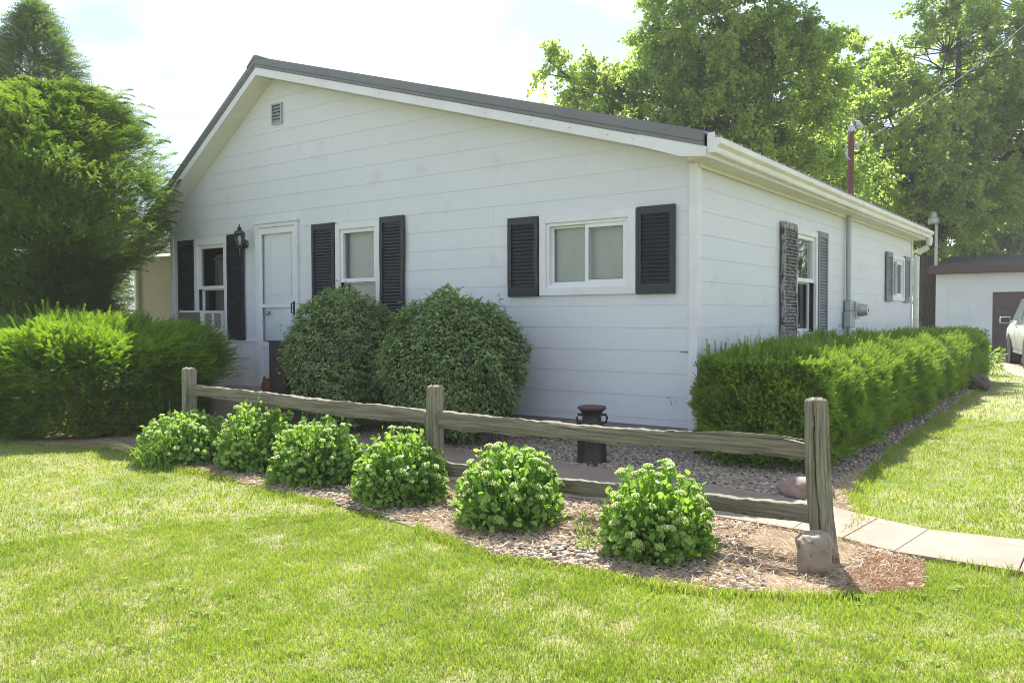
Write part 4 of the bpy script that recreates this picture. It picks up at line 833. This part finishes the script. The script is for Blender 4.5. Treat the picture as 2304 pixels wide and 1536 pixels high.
# hedge along the side wall
def hedge():
    root = empty('yew_hedge', (.5, 5.2, 0), 'long clipped yew hedge along the side wall', 'hedge')
    y0, y1 = -.42, 10.75
    prof = lambda y: (1.20-.022*y+.035*np.sin(y*2.1)+.03*np.sin(y*5.3+1), np.where(y < 1.2, .86+.05*np.clip(y, 0, 1.2), .93)+.02*np.sin(y*3.1)+.012*np.sin(y*8))   # outer x, top z
    parts = []
    n = 32000; y = y0+(y1-y0)*rnd(n)**1.35; xo, zt = prof(y)
    # superellipse section: angle from the wall side over the top to the bottom of the lawn side
    a = rnd(n, -.12, 1.0)*math.pi; ca, sa = np.cos(a), np.sin(a)
    cx = .60; rx = xo-cx; e = .55
    X = cx+np.sign(ca)*np.abs(ca)**e*rx; Z = zt*.52+np.sign(sa)*np.abs(sa)**e*zt*.48
    lowk = rnd(n) < .38; X = np.where(lowk, xo-.02-.10*(1-rnd(n))*0, X); Zl = rnd(n, .10, .75); Z = np.where(lowk, Zl, Z); X = np.where(lowk, xo-.04*(1-Zl), X)
    bul = .035*np.sin(y*4.7+Z*3)*np.cos(Z*7+y*2.2)+.04*np.sin(y*11+Z*9)*np.cos(X*9)+.03*np.sin(y*23+Z*17)
    endf = np.clip((y-y0)/.75, 0, 1); endb = np.clip((y1-y)/.3, 0, 1); rd = np.sqrt(1-(1-np.minimum(endf, endb))**2)*.62+.38
    nx = np.where(lowk, 1.0, np.sign(ca)*np.abs(ca)**1.4); nz_ = np.where(lowk, .15, np.abs(sa)**1.2)
    P = np.stack([cx+(X-cx)*rd+nx*bul, y, Z*np.where(Z > .5, .5+.5*rd, 1)+nz_*bul*.7], 1)
    D = np.stack([nx, RNG.normal(0, .35, n)-(1-endf)*.8+(1-endb)*.8, nz_+.55], 1)
    # near end cap
    m_ = 6500; xa = rnd(m_, .04, 1.2); za = rnd(m_, .05, .86); ed = np.sqrt(np.clip(1-((xa-.68)/.62)**2*.9-((za-.5)/.55)**2*.25, .02, 1))
    P2 = np.stack([xa, y0+.62-.66*ed+RNG.normal(0, .03, m_)+.05*np.sin(xa*9+za*7)+.03*np.sin(xa*21+za*17), za], 1); D2 = np.stack([(xa-.6)*1.5, np.full(m_, -1.), rnd(m_, .1, .9)], 1)
    k2 = rnd(m_) > np.exp(-((xa-.25)**2+(za-.62)**2)/.01)*.9
    P2, D2 = P2[k2], D2[k2]
    P3 = P2*1.0; P3[:, 1] += .1; 
    m4 = 1500; P4 = np.stack([rnd(m4, .05, 1.0), y1-.05+RNG.normal(0, .03, m4), rnd(m4, .1, .93)], 1); D4 = np.stack([RNG.normal(0, .4, m4), np.full(m4, 1.), rnd(m4, .1, .9)], 1)
    P = np.concatenate([P, P2, P4]); D = np.concatenate([D, D2, D4]); P = P-unit(D)*rnd(len(P), .02, .09)[:, None]
    k = (P[:, 2] > .05) & (P[:, 0] > .02); P, D = P[k], unit(D[k]+RNG.normal(0, .28, (k.sum(), 3)))
    gap = np.sin(P[:, 1]*7.3+P[:, 2]*6.1)*np.sin(P[:, 2]*9.7-P[:, 1]*3.1+P[:, 0]*8)+.7*np.sin(P[:, 1]*17-P[:, 0]*13)*np.sin(P[:, 2]*19+P[:, 1]*5)
    k = rnd(len(P)) < .80+.42*gap; P, D = P[k]+unit(D[k])*(.022*gap[k])[:, None], D[k]
    parts.append(sprays(P, D, rnd(len(P), .06, .125), 9, .025, .0046, droop=.0, flat=False, spread=.8))
    # tall untrimmed shoots
    m5 = 420; ys = np.concatenate([rnd(300, -.35, 3.2), rnd(120, 3.2, 10)]); xs = rnd(m5, .15, .85); P5 = np.stack([xs, ys, .90+0*xs], 1); D5 = np.stack([RNG.normal(0, .12, m5), RNG.normal(0, .12, m5), np.ones(m5)], 1)
    parts.append(sprays(P5, D5, np.abs(RNG.normal(0, .065, m5))+.05, 14, .018, .004, droop=0, flat=False, spread=.8))
    V, F = cat_vf(parts); link('foliage', npmesh('foliage', V, F), 'hedge', root)
    q = MB()
    for i in range(46):
        yy = random.uniform(y0+.1, y1-.1); xx = random.uniform(.35, .65)
        for j in range(3): q.tube([(xx, yy, 0), (xx+random.uniform(-.15, .15), yy+random.uniform(-.12, .12), .4), (xx+random.uniform(-.38, .38), yy+random.uniform(-.2, .2), .82)], [.013, .009, .004], 5)
    for j in range(26): q.tube([(random.uniform(.3, .6), -.1, .02), (random.uniform(.1, .5), -.15, .4), (random.uniform(.05, .6), random.uniform(-.32, -.1), random.uniform(.5, .85))], [.010, .007, .003], 5)
    q.build('branches', 'stem', root)
hedge()
def sprawl_yew():
    c = (-6.66, -2.0); root = empty('spreading_yew', (c[0], c[1], 0), 'big spreading yew with bright feathery tips left of the fence', 'shrub')
    n = 15000; th = rnd(n, 0, 6.28); el = np.arcsin(rnd(n, -.05, 1)); d = np.stack([np.cos(el)*np.cos(th), np.cos(el)*np.sin(th), np.sin(el)], 1)
    r = np.array([1.72, 1.42, .62]); f = rnd(n, .82, 1.05)*(1+.09*np.sin(d[:, 0]*7+1)*np.cos(d[:, 1]*6)+.08*np.sin(d[:, 0]*17+d[:, 2]*9)*np.cos(d[:, 1]*13)); e = .78
    dd = np.sign(d)*np.abs(d)**e; P = np.array([c[0], c[1], .60])+dd*r*f[:, None]
    D = np.stack([d[:, 0]*1.1, d[:, 1]*1.1, np.abs(d[:, 2])*.75+.18], 1)+RNG.normal(0, .2, (n, 3))
    # lower flanks
    m_ = 26000; th = rnd(m_, 0, 6.28); z = rnd(m_, .0, .95)**1.1; ri = rnd(m_, .60, 1)**.5; P2 = np.stack([c[0]+np.cos(th)*1.66*(.92+.08*z)*ri, c[1]+np.sin(th)*1.42*(.92+.08*z)*ri, z], 1); P2[:, :2] += RNG.normal(0, .05, (m_, 2)); D2 = np.stack([np.cos(th), np.sin(th), rnd(m_, -.1, .45)], 1)+RNG.normal(0, .15, (m_, 3))
    P = np.concatenate([P, P2]); D = unit(np.concatenate([D, D2])); k = (P[:, 1] < -.12) & (P[:, 2] > .02); P, D = P[k], D[k]; ln = rnd(len(P), .08, .20)
    V, F = sprays(P-D*ln[:, None]*.6, D, ln, 11, .026, .006, droop=.12); 
    # feathery long tips
    m_ = 420; i = RNG.integers(0, len(P), m_); V2 = sprays(P[i], unit(D[i]+np.array([0, 0, .12])), rnd(m_, .16, .34), 18, .024, .0055, droop=.18)
    V, F = cat_vf([(V, F), V2]); link('foliage', npmesh('foliage', V, F), 'yew', root)
    q = MB()
    for i in range(34):
        a = random.uniform(0, 6.28); q.tube([(c[0]+.15*math.cos(a), c[1]+.1*math.sin(a), 0), (c[0]+.8*math.cos(a), c[1]+.5*math.sin(a), .35), (c[0]+1.45*math.cos(a), c[1]+.95*math.sin(a), random.uniform(.4, 1.05))], [.035, .02, .006], 6)
    q.build('branches', 'stem', root)
sprawl_yew()
def smallshrub(c, h, r, n, label, M='weed', ls=.06, name='leafy_shrub'):
    root = empty(name, (c[0], c[1], 0), label, 'shrub'); d = unit(RNG.normal(0, 1, (n, 3))); P = np.array([c[0], c[1], h*.5])+d*np.array([r, r, h*.5])*rnd(n, .4, 1.05)[:, None]
    ln = rnd(n, ls*.7, ls*1.2); V, F = leaves(P, d+RNG.normal(0, .5, (n, 3)), np.array([0, 0, 1.])+RNG.normal(0, .5, (n, 3)), ln, ln*.5, tip=.1); link('foliage', npmesh('foliage', V, F), M, root)
    q = MB()
    for i in range(7): q.tube([(c[0], c[1], 0), (c[0]+random.uniform(-r, r)*.8, c[1]+random.uniform(-r, r)*.8, h*.85)], [.008, .003], 5)
    q.build('stems', 'stem', root)
smallshrub((.72, 12.6), .62, .34, 260, 'small bright leafy shrub at the far end of the hedge', ls=.10)
smallshrub((-.55, 11.6), 1.12, .55, 1500, 'dark low shrub behind the house corner', 'bushleaf', .05)

# ================================================================ TREES
def limb(q, p, e, r0, r1, wob=.12, n=7, rg=random):
    p, e = Vector(p), Vector(e); L_ = (e-p).length; o1 = Vector((rg.uniform(-1, 1), rg.uniform(-1, 1), rg.uniform(-.3, .6)))*wob*L_
    pts = [p.lerp(e, t/n)+o1*math.sin(t/n*math.pi) for t in range(n+1)]; q.tube(pts, [r0+(r1-r0)*t/n for t in range(n+1)], 8, False); return pts
def maple(name, base, r0, lobes, nclump, M, label, seed, leafs=75, ls=.11, twigs=11, tl=.75, fork=None, nolow=2.5):
    root = empty(name, base, label, 'tree', 'tall maples behind the house'); rg = random.Random(seed)
    vol = np.array([l[1][0]*l[1][1]*l[1][2] for l in lobes]); pr = vol**.62/(vol**.62).sum(); C = []
    for i in range(nclump):
        l = lobes[RNG.choice(len(lobes), p=pr)]; d = unit(RNG.normal(0, 1, (1, 3)))[0]; f = rg.uniform(.25, 1)**.45; c = np.array(l[0])+d*np.array(l[1])*f
        if c[2] > nolow: C.append((c, l))
    q = MB(); fk = Vector(fork or (base[0], base[1], base[2]+3.0)); limb(q, base, fk, r0, r0*.8, .02, rg=rg)
    heads = []
    for l in lobes:
        c = Vector(l[0]); tip = c+Vector((0, 0, l[1][2]*.4)); pts = limb(q, fk, tip, r0*.45, .03, .06, 12, rg); heads.append(pts)
    for c, l in C:
        pts = heads[[id(x) for x in lobes].index(id(l))]; cv = Vector(c); s = min(pts, key=lambda p_: (p_-cv).length+(3 if p_.z > cv.z+.3 else 0)); limb(q, s, cv, .028, .008, .1, 5, rg)
    q.build('trunk', 'bark', root, smooth=True)
    cc = np.array([c for c, l in C]); ctr = np.array([l[0] for c, l in C]); n = len(cc)
    o = unit(cc-ctr); T = np.repeat(cc, twigs, 0); n2 = len(T); TD = unit(np.repeat(o, twigs, 0)*.6+RNG.normal(0, .7, (n2, 3))+np.array([0, 0, .25])); TL = rnd(n2, .4, 1)*tl
    P = np.repeat(T, leafs, 0); u = rnd(len(P))**.8; P = P+np.repeat(TD*TL[:, None], leafs, 0)*u[:, None]*1.08-np.array([0, 0, 1])*(u**2*np.repeat(TL, leafs)*.18)[:, None]+RNG.normal(0, .065, (len(P), 3))
    D = np.repeat(TD, leafs, 0)*.5+RNG.normal(0, .6, (len(P), 3))+np.array([0, 0, -.55]); ln = rnd(len(P), ls*.7, ls*1.25)
    V, F = leaves(P, D, np.array([0, 0, .9])+RNG.normal(0, .6, (len(P), 3)), ln, ln*.85, kind='dia', fold=.16, tip=.1)
    link('crown', npmesh('crown', V, F), M, root); return root
def PX(x, y, D):
    """a point of the place, given by the direction in which it is seen and its depth; used to set out real tree crowns"""
    f = 1869.68; c = Vector(((x-1152)/f, -(y-768)/f, 1)); return CAM+(r2*c.x+u2*c.y+fwd*c.z)*D
def lb(x, y, D, rx, rz, ry=None): p = PX(x, y, D); return (tuple(p), (rx, ry or rx, rz))
maple('maple_tree', (-5.9, 16.9, 0), .33, [lb(1610, 60, 24, 2.5, 2.7), lb(1470, 240, 24, 1.5, 1.7), lb(1730, 230, 24.5, 2.4, 2.7), lb(1345, 225, 23.5, 1.0, .95), lb(1235, 150, 23, .55, .4, .4), lb(1300, 210, 23.2, .45, .35, .4), lb(1330, 300, 23, .9, .7), lb(1700, -200, 25, 2.6, 2.2), lb(1390, 300, 23, 1.6, .9), lb(1800, 420, 25, 2.2, 1.6), lb(1580, 330, 24, 2.2, 1.2), lb(1520, 30, 24, 1.2, 2.0)],
      540, 'maple', 'tall maple directly behind the house roof, with a low branch reaching left', 3, leafs=34, ls=.115, twigs=8, tl=.78)
maple('maple_tree', (-3.0, 27.4, 0), .42, [lb(2130, 190, 31, 3.6, 3.0), lb(2000, 330, 30, 2.9, 2.6), lb(2260, 330, 31, 3.4, 3.0), lb(2330, 60, 32, 3.2, 3.4), lb(2120, -150, 32, 2.2, 1.4), lb(2420, 250, 31, 3, 3), lb(2120, 430, 29.5, 2.2, 1.6)],
      560, 'maple', 'tall maple with the thick trunk beside the white garage', 5, leafs=36, ls=.135, twigs=8, tl=1.0, fork=(-2.9, 27.4, 3.4))
maple('maple_tree', (-9.0, 34, 0), .35, [lb(1900, 300, 38, 3.4, 3.4), lb(1850, 170, 38, 2.2, 2.2), lb(1990, 470, 38, 3.0, 2.2), lb(1760, 430, 38, 3.0, 2.2)],
      180, 'mapleD', 'maple standing between and behind the two big maples', 8, leafs=48, ls=.19, twigs=8, tl=1.0)
maple('maple_tree', (3.5, 43, 0), .35, [lb(2180, 520, 44, 4.0, 2.6), lb(2330, 500, 45, 4.2, 3.2), lb(2060, 560, 46, 3.2, 3.0), lb(2240, 620, 47, 4.5, 1.8)],
      210, 'mapleD', 'dark low-crowned tree behind the garage roof', 9, leafs=44, ls=.22, twigs=8, tl=1.1, nolow=.6)

def conifer(base, top, rbot, zlow, n, M, label, name, ln=(.25, .5), nl=.03, nn=14, wd=.007, shape=.9, squash=1.0, group=None, r0=.14):
    root = empty(name, base, label, 'tree'); H = top-zlow
    q = MB(); q.tube([(base[0], base[1], -.1), (base[0], base[1], top*.5), (base[0], base[1], top-.2)], [r0, r0*.6, .02], 10)
    t = rnd(n)**.75; z = top-t*H; a = rnd(n, 0, 6.28); rr = rbot*(t**shape)*(1+.10*np.sin(a*3+z*4.3)+.09*np.sin(z*7+a*2))
    rr = np.where(t > .8, rr*(1-(t-.8)*1.2), rr); f = np.where(rnd(n) < .75, rnd(n, .86, 1.05), rnd(n, .5, .9))
    P = np.stack([base[0]+np.cos(a)*rr*f, base[1]+np.sin(a)*rr*f*squash, z], 1); D = np.stack([np.cos(a), np.sin(a), rnd(n, -.1, .6)*(1-.3*t)], 1)+RNG.normal(0, .25, (n, 3)); L_ = rnd(n, *ln)
    for i in range(60):
        k = random.randrange(n); q.tube([(base[0], base[1], max(.3, P[k][2]-.5)), tuple(P[k])], [.03, .006], 5)
    q.build('trunk', 'bark', root, smooth=True)
    V, F = sprays(P-unit(D)*L_[:, None]*.5, D, L_, nn, nl, wd, droop=.2); link('crown', npmesh('crown', V, F), M, root); return root
def hemlock():
    base = (-9.0, -1.15, 0); root = empty('evergreen_tree', base, 'bushy evergreen tree with layered sprays at the left end of the house', 'tree')
    n = 52000; z = .75+rnd(n)**.9*3.6; t = (z-.75)/3.75
    prof = np.interp(z, [.7, 1.2, 1.8, 2.4, 3.0, 3.6, 4.1, 4.5], [1.15, 1.5, 1.68, 1.88, 1.84, 1.5, 1.05, .40]); a = rnd(n, 0, 6.28)
    rr = prof*(1+.09*np.sin(a*4+z*3.1)+.08*np.sin(z*9+a*2)+.05*np.sin(a*11+z*6)); rr = rr*(1-.62*np.clip(np.cos(a-.62), 0, 1)**.6*np.clip((2.35-z)/.5, 0, 1)); rr = rr*(1+.10*(rnd(n)-.5)); f = np.where(rnd(n) < .60, rnd(n, .82, 1.04), rnd(n, .3, .9))
    P = np.stack([base[0]+np.cos(a)*rr*f, base[1]+np.sin(a)*rr*f*.92, z], 1); D = np.stack([np.cos(a), np.sin(a), rnd(n, -.25, .75)], 1)+RNG.normal(0, .25, (n, 3)); D = unit(D); L_ = rnd(n, .14, .32)
    cl = np.sin(P[:, 0]*4.1+P[:, 2]*3.3+1)*np.sin(P[:, 1]*4.7-P[:, 2]*2.1)+.6*np.sin(P[:, 0]*9.3-P[:, 2]*8.1)*np.sin(P[:, 1]*8.1+P[:, 2]*6.3+2)
    k = ~((P[:, 0] > -8.4) & (P[:, 1] > -.35)) & (P[:, 2] > .3) & ((rnd(n) < .85+.55*cl) | (f < .8)); P, D, L_ = P[k], D[k], L_[k]
    V1 = sprays(P-D*L_[:, None]*.5, D, L_, 11, .030, .0078, droop=.22)
    # long outer shoots with their own side twigs
    m_ = 420; i = RNG.choice(np.where(f[k] > .93)[0], m_); B = P[i]; BD = unit(D[i]*np.array([1, 1, .7])+np.array([0, 0, .25])); BL = rnd(m_, .18, .40); ns = 9
    tt = ((np.arange(ns)+1)/ns)[None, :, None]; Q = B[:, None]+BD[:, None]*BL[:, None, None]*tt-np.array([0, 0, 1])*.1*tt**2; sd = unit(np.cross(BD, [0, 0, 1.])); parts = [V1]
    for s_ in (-1, 1):
        dd = unit(BD[:, None]*.8+sd[:, None]*s_*.8+RNG.normal(0, .12, (m_, ns, 3))); parts.append(sprays(Q.reshape(-1, 3), dd.reshape(-1, 3), (BL[:, None]*.38*(1.15-tt[..., 0])).ravel(), 8, .024, .006, droop=.1))
    V, F = cat_vf(parts); link('crown', npmesh('crown', V, F), 'hemlock', root)
    q = MB(); q.tube([(base[0], base[1], -.1), (base[0]+.03, base[1], 2.2), (base[0], base[1], 4.1)], [.13, .09, .02], 10)
    for i in range(90):
        k_ = random.randrange(len(P)); q.tube([(base[0], base[1], max(.5, P[k_][2]-.35)), tuple(P[k_])], [.028, .005], 5)
    q.build('trunk', 'bark', root, smooth=True)
hemlock()
conifer((-17.2, 2.3, 0), 8.5, 2.4, .8, 16000, 'conifer', 'tall narrow evergreen behind the bushy one, at the upper left edge', 'evergreen_tree', ln=(.35, .7), nl=.06, wd=.014, nn=12, r0=.2, shape=.62)
conifer((13.5, 46, 0), 11.5, 3.2, .8, 6000, 'conifer', 'far evergreen beyond the driveway, mirrored in the side window', 'evergreen_tree', ln=(.5, .9), nl=.09, wd=.03, nn=10, r0=.2)
conifer((9.5, 40, 0), 8.0, 2.6, .8, 4500, 'conifer', 'shorter far evergreen beside the driveway', 'evergreen_tree', ln=(.5, .9), nl=.09, wd=.03, nn=10, r0=.2)

# ================================================================ GARAGE, YARD LAMP, CAR
gar = empty('garage', (1.5, 28.5, 0), 'white garage with a brown door and dark shingle roof', 'garage')
GX0, GX1, GY0, GY1 = -2.15, 5.2, 24.5, 32.5
b = MB(); b.box((GX0, GY0, .26), (-.47, GY0+.12, 2.62)); b.box((2.5, GY0, .26), (GX1, GY0+.12, 2.62)); b.box((-.47, GY0, 1.97), (2.5, GY0+.12, 2.62)); b.box((GX0, GY0+.121, .26), (GX0+.12, GY1, 2.62)); b.box((GX1-.12, GY0+.121, .26), (GX1, GY1, 2.62)); b.box((GX0+.121, GY1-.12, .26), (GX1-.121, GY1, 2.62))
for xx in (GX0, GX1-.1): b.prism([(xx, GY0, 2.621), (xx, GY1, 2.621), (xx, 28.5, 3.3)], (0, 0, 0), (.1, 0, 0))
x = GX0+.4
while x < -.5: b.box((x, GY0-.008, .27), (x+.02, GY0-.0005, 2.6)); x += .6
b.build('wall', 'gwall', gar)
b = MB(); b.box((GX0+.01, GY0+.01, -.05), (-.47, GY0+.11, .259)); b.build('foundation', 'found', gar); b = MB(); b.box((2.5, GY0+.01, -.05), (GX1, GY0+.11, .259)); b.build('foundation', 'found', gar)
b = MB()
for k in range(4): b.box((-.469, GY0+.05, .0+k*.49), (2.499, GY0+.09, .48+k*.49))
b.build('garage_door', 'gdoor', gar, bevel=.01)
b = MB(); sl_ = (3.44-2.84)/4.3
for sg in (-1, 1):
    V = [(x, 28.5+sg*dy, z+t) for x in (GX0-.2, GX1+.2) for dy, z, t in ((0, 3.44, 0), (0, 3.44, -.06), (4.3, 2.84, -.06), (4.3, 2.84, 0))]
    b.add(V, [(0, 1, 2, 3), (4, 7, 6, 5), (0, 4, 5, 1), (1, 5, 6, 2), (2, 6, 7, 3), (3, 7, 4, 0)])
b.build('roof', 'shingle', gar)
b = MB(); b.box((GX0-.21, 24.16, 2.62), (GX1+.21, 24.199, 2.84)); b.box((GX0-.21, 24.2, 2.60), (GX1+.21, GY0-.001, 2.619)); b.build('fascia', 'gtrim', gar)
yl = empty('yard_lamp', (-2.2, 24.8, 2.9), 'yard light on a thin pole above the garage corner', 'lamp')
b = MB(); b.tube([(-2.2, 24.8, 2.85), (-2.2, 24.8, 4.38)], .05, 10); b.build('pole', 'lampgrey', yl, smooth=True)
b = MB(); b.lathe((-2.26, 24.65, 4.33), [(.17, 0), (.19, .03), (.18, .18), (.12, .22), (.11, .34), (.06, .41), (.01, .42)], 18); b.tube([(-2.2, 24.8, 4.3), (-2.26, 24.65, 4.42)], .03, 6); b.build('lamp_head', 'lampgrey', yl, smooth=True)

def suv():
    fw, rw = Vector((.78, 17.65, 0)), Vector((1.36, 15.0, 0)); h = (fw-rw).normalized(); rg = Vector((h.y, -h.x, 0))
    root = empty('parked_car', tuple((fw+rw)/2+rg*.8), 'pale silver sport utility car parked on the driveway facing the garage', 'car')
    O = (fw+rw)/2+rg*.82
    P = lambda x, y, z: tuple(O+rg*x+h*y+Vector((0, 0, z)))
    st = [(-2.3, .55, 1.05, 1.15), (-2.25, .35, 1.1, 1.45), (-1.9, .3, 1.1, 1.66), (-1.2, .3, 1.06, 1.72), (-.4, .3, 1.04, 1.73), (.2, .3, 1.02, 1.70), (.75, .3, 1.0, 1.42), (1.25, .3, .99, 1.06), (1.8, .3, .93, .97), (2.15, .35, .8, .86), (2.3, .45, .68, .72)]
    V = []; n = 0
    for y, zb, belt, top in st:
        tw = .95 if abs(y) < 2 else .86; tt = max(0, (top-belt)/.7); ring = [(tw*.86, zb), (tw*.97, zb+.12), (tw, (zb+belt)/2+.05), (tw*.985, belt-.05), (tw*.95, belt), (tw*(.95-.20*tt), top-.04*tt), (tw*(.72-.1*tt), top+.0), (0, top+.02)]
        ring = ring+[(-x, z) for x, z in ring[-2::-1]]; n = len(ring); V += [P(x, y, z) for x, z in ring]
    F = [(i*n+k, i*n+k+1, (i+1)*n+k+1, (i+1)*n+k) for i in range(len(st)-1) for k in range(n-1)]+[tuple(range(n)), tuple(reversed(range((len(st)-1)*n, len(st)*n)))]+[(i*n, (i+1)*n, (i+2)*n-1, (i+1)*n-1) for i in range(len(st)-1)]
    q = MB(); q.add(V, F); q.build('body', 'paint', root, smooth=True)
    # side glass, left and right
    for sx in (-1, 1):
        q = MB()
        for a, b_ in (((-1.75, -.75)), ((-.68, .25))):
            pts = [(a, 1.10, .93), (b_+(.45 if b_ > 0 else 0), 1.08, .925), (b_+.05, 1.60, .785), (a+(.15 if a < -1 else 0), 1.62, .785)]
            q.add([P(sx*(x*.95/.93+.012), y, z) for y, z, x in pts], [(0, 1, 2, 3)])
        q.build('side_window', 'cglass', root)
        for y in (-1.55, -.25):
            q = MB(); q.tube([P(sx*.965, y, .93), P(sx*.985, y+.09, .935), P(sx*.965, y+.18, .93)], .014, 6); q.build('door_handle', 'alloy', root, smooth=True)
        q = MB(); q.box((-.11, -.05, -.075), (.11, .06, .075), lambda a, b_, c: P(sx*(1.12+a), .62+b_, 1.10+c)); q.tube([P(sx*.93, .62, 1.04), P(sx*1.02, .62, 1.07)], .025, 6); mi = q.build('wing_mirror', 'paint', root, bevel=.025)
        q = MB(); q.box((-.095, -.054, -.06), (.095, -.0505, .06), lambda a, b_, c: P(sx*(1.12+a), .62+b_, 1.10+c)); q.build('mirror_glass', 'mirror', mi)
        q = MB(); q.box((-.012, -1.0, .30), (.01, 1.0, .42), lambda a, b_, c: P(sx*(.90+a), b_, c)); q.build('side_skirt', 'galv', root, bevel=.008)
        for y in (-1.35, 1.35):
            c = Vector(P(sx*.82, y, .35)); ax = rg*sx
            def ring(prof, M, nm, par):
                q = MB(); V = []; m_ = 24
                for r_, d in prof: V += [c+ax*d+(h*math.cos(k*2*math.pi/m_)+Vector((0, 0, 1))*math.sin(k*2*math.pi/m_))*r_ for k in range(m_)]
                q.add(V, [(i*m_+k, i*m_+(k+1) % m_, (i+1)*m_+(k+1) % m_, (i+1)*m_+k) for i in range(len(prof)-1) for k in range(m_)]+[tuple(range(m_)), tuple(reversed(range((len(prof)-1)*m_, len(prof)*m_)))]); return q.build(nm, M, par, smooth=True)
            t_ = ring([(.30, -.13), (.35, -.11), (.355, .08), (.335, .115), (.24, .12), (.235, .07)], 'tyre', 'tyre', root)
            q = MB(); c2 = c+ax*.10
            for k in range(5):
                a = k*2*math.pi/5; dv = h*math.cos(a)+Vector((0, 0, 1))*math.sin(a); q.bar(c2+dv*.03, c2+dv*.24, .045, .02, ax)
            V = [c2+ax*d+(h*math.cos(k*math.pi/12)+Vector((0, 0, 1))*math.sin(k*math.pi/12))*r_ for r_, d in ((.235, .0), (.245, .018), (.22, .01)) for k in range(24)]
            q.add(V, [(i*24+k, i*24+(k+1) % 24, (i+1)*24+(k+1) % 24, (i+1)*24+k) for i in range(2) for k in range(24)]); q.build('rim', 'alloy', t_)
            ring([(.40, .12), (.405, .135), (.36, .137)], 'tyre', 'arch_trim', root)
    q = MB(); q.add([P(x, y, z) for x, y, z in ((-.7, -2.27, 1.2), (.7, -2.27, 1.2), (.62, -2.02, 1.6), (-.62, -2.02, 1.6))], [(0, 1, 2, 3)]); q.build('rear_window', 'cglass', root)
    for sx in (-1, 1):
        q = MB(); q.box((-.14, -.03, -.09), (.14, .05, .09), lambda a, b_, c: P(sx*(.70+a), -2.3+b_, .98+c)); q.build('tail_lamp', 'red', root, bevel=.02)
suv()

# ================================================================ HAZE VEIL: volume added to lift dark tones, in place of lens flare
HZ = bpy.data.materials.new('thin_veil'); HZ.use_nodes = True; t = HZ.node_tree; t.nodes.remove(t.nodes['Principled BSDF'])
v = N(t, 'ShaderNodeVolumePrincipled'); v.inputs['Color'].default_value = (.93, .96, 1, 1); v.inputs['Density'].default_value = .0013; v.inputs['Anisotropy'].default_value = .15
t.links.new(v.outputs[0], t.nodes['Material Output'].inputs['Volume']); K['veil'] = HZ
b = MB(); b.box((-165, -165, -1), (165, 165, 26)); tag(b.build('veil', 'veil'), 'added shadow-lifting haze over the whole yard', 'veil', kind='stuff')
S.cycles.volume_bounces = 0
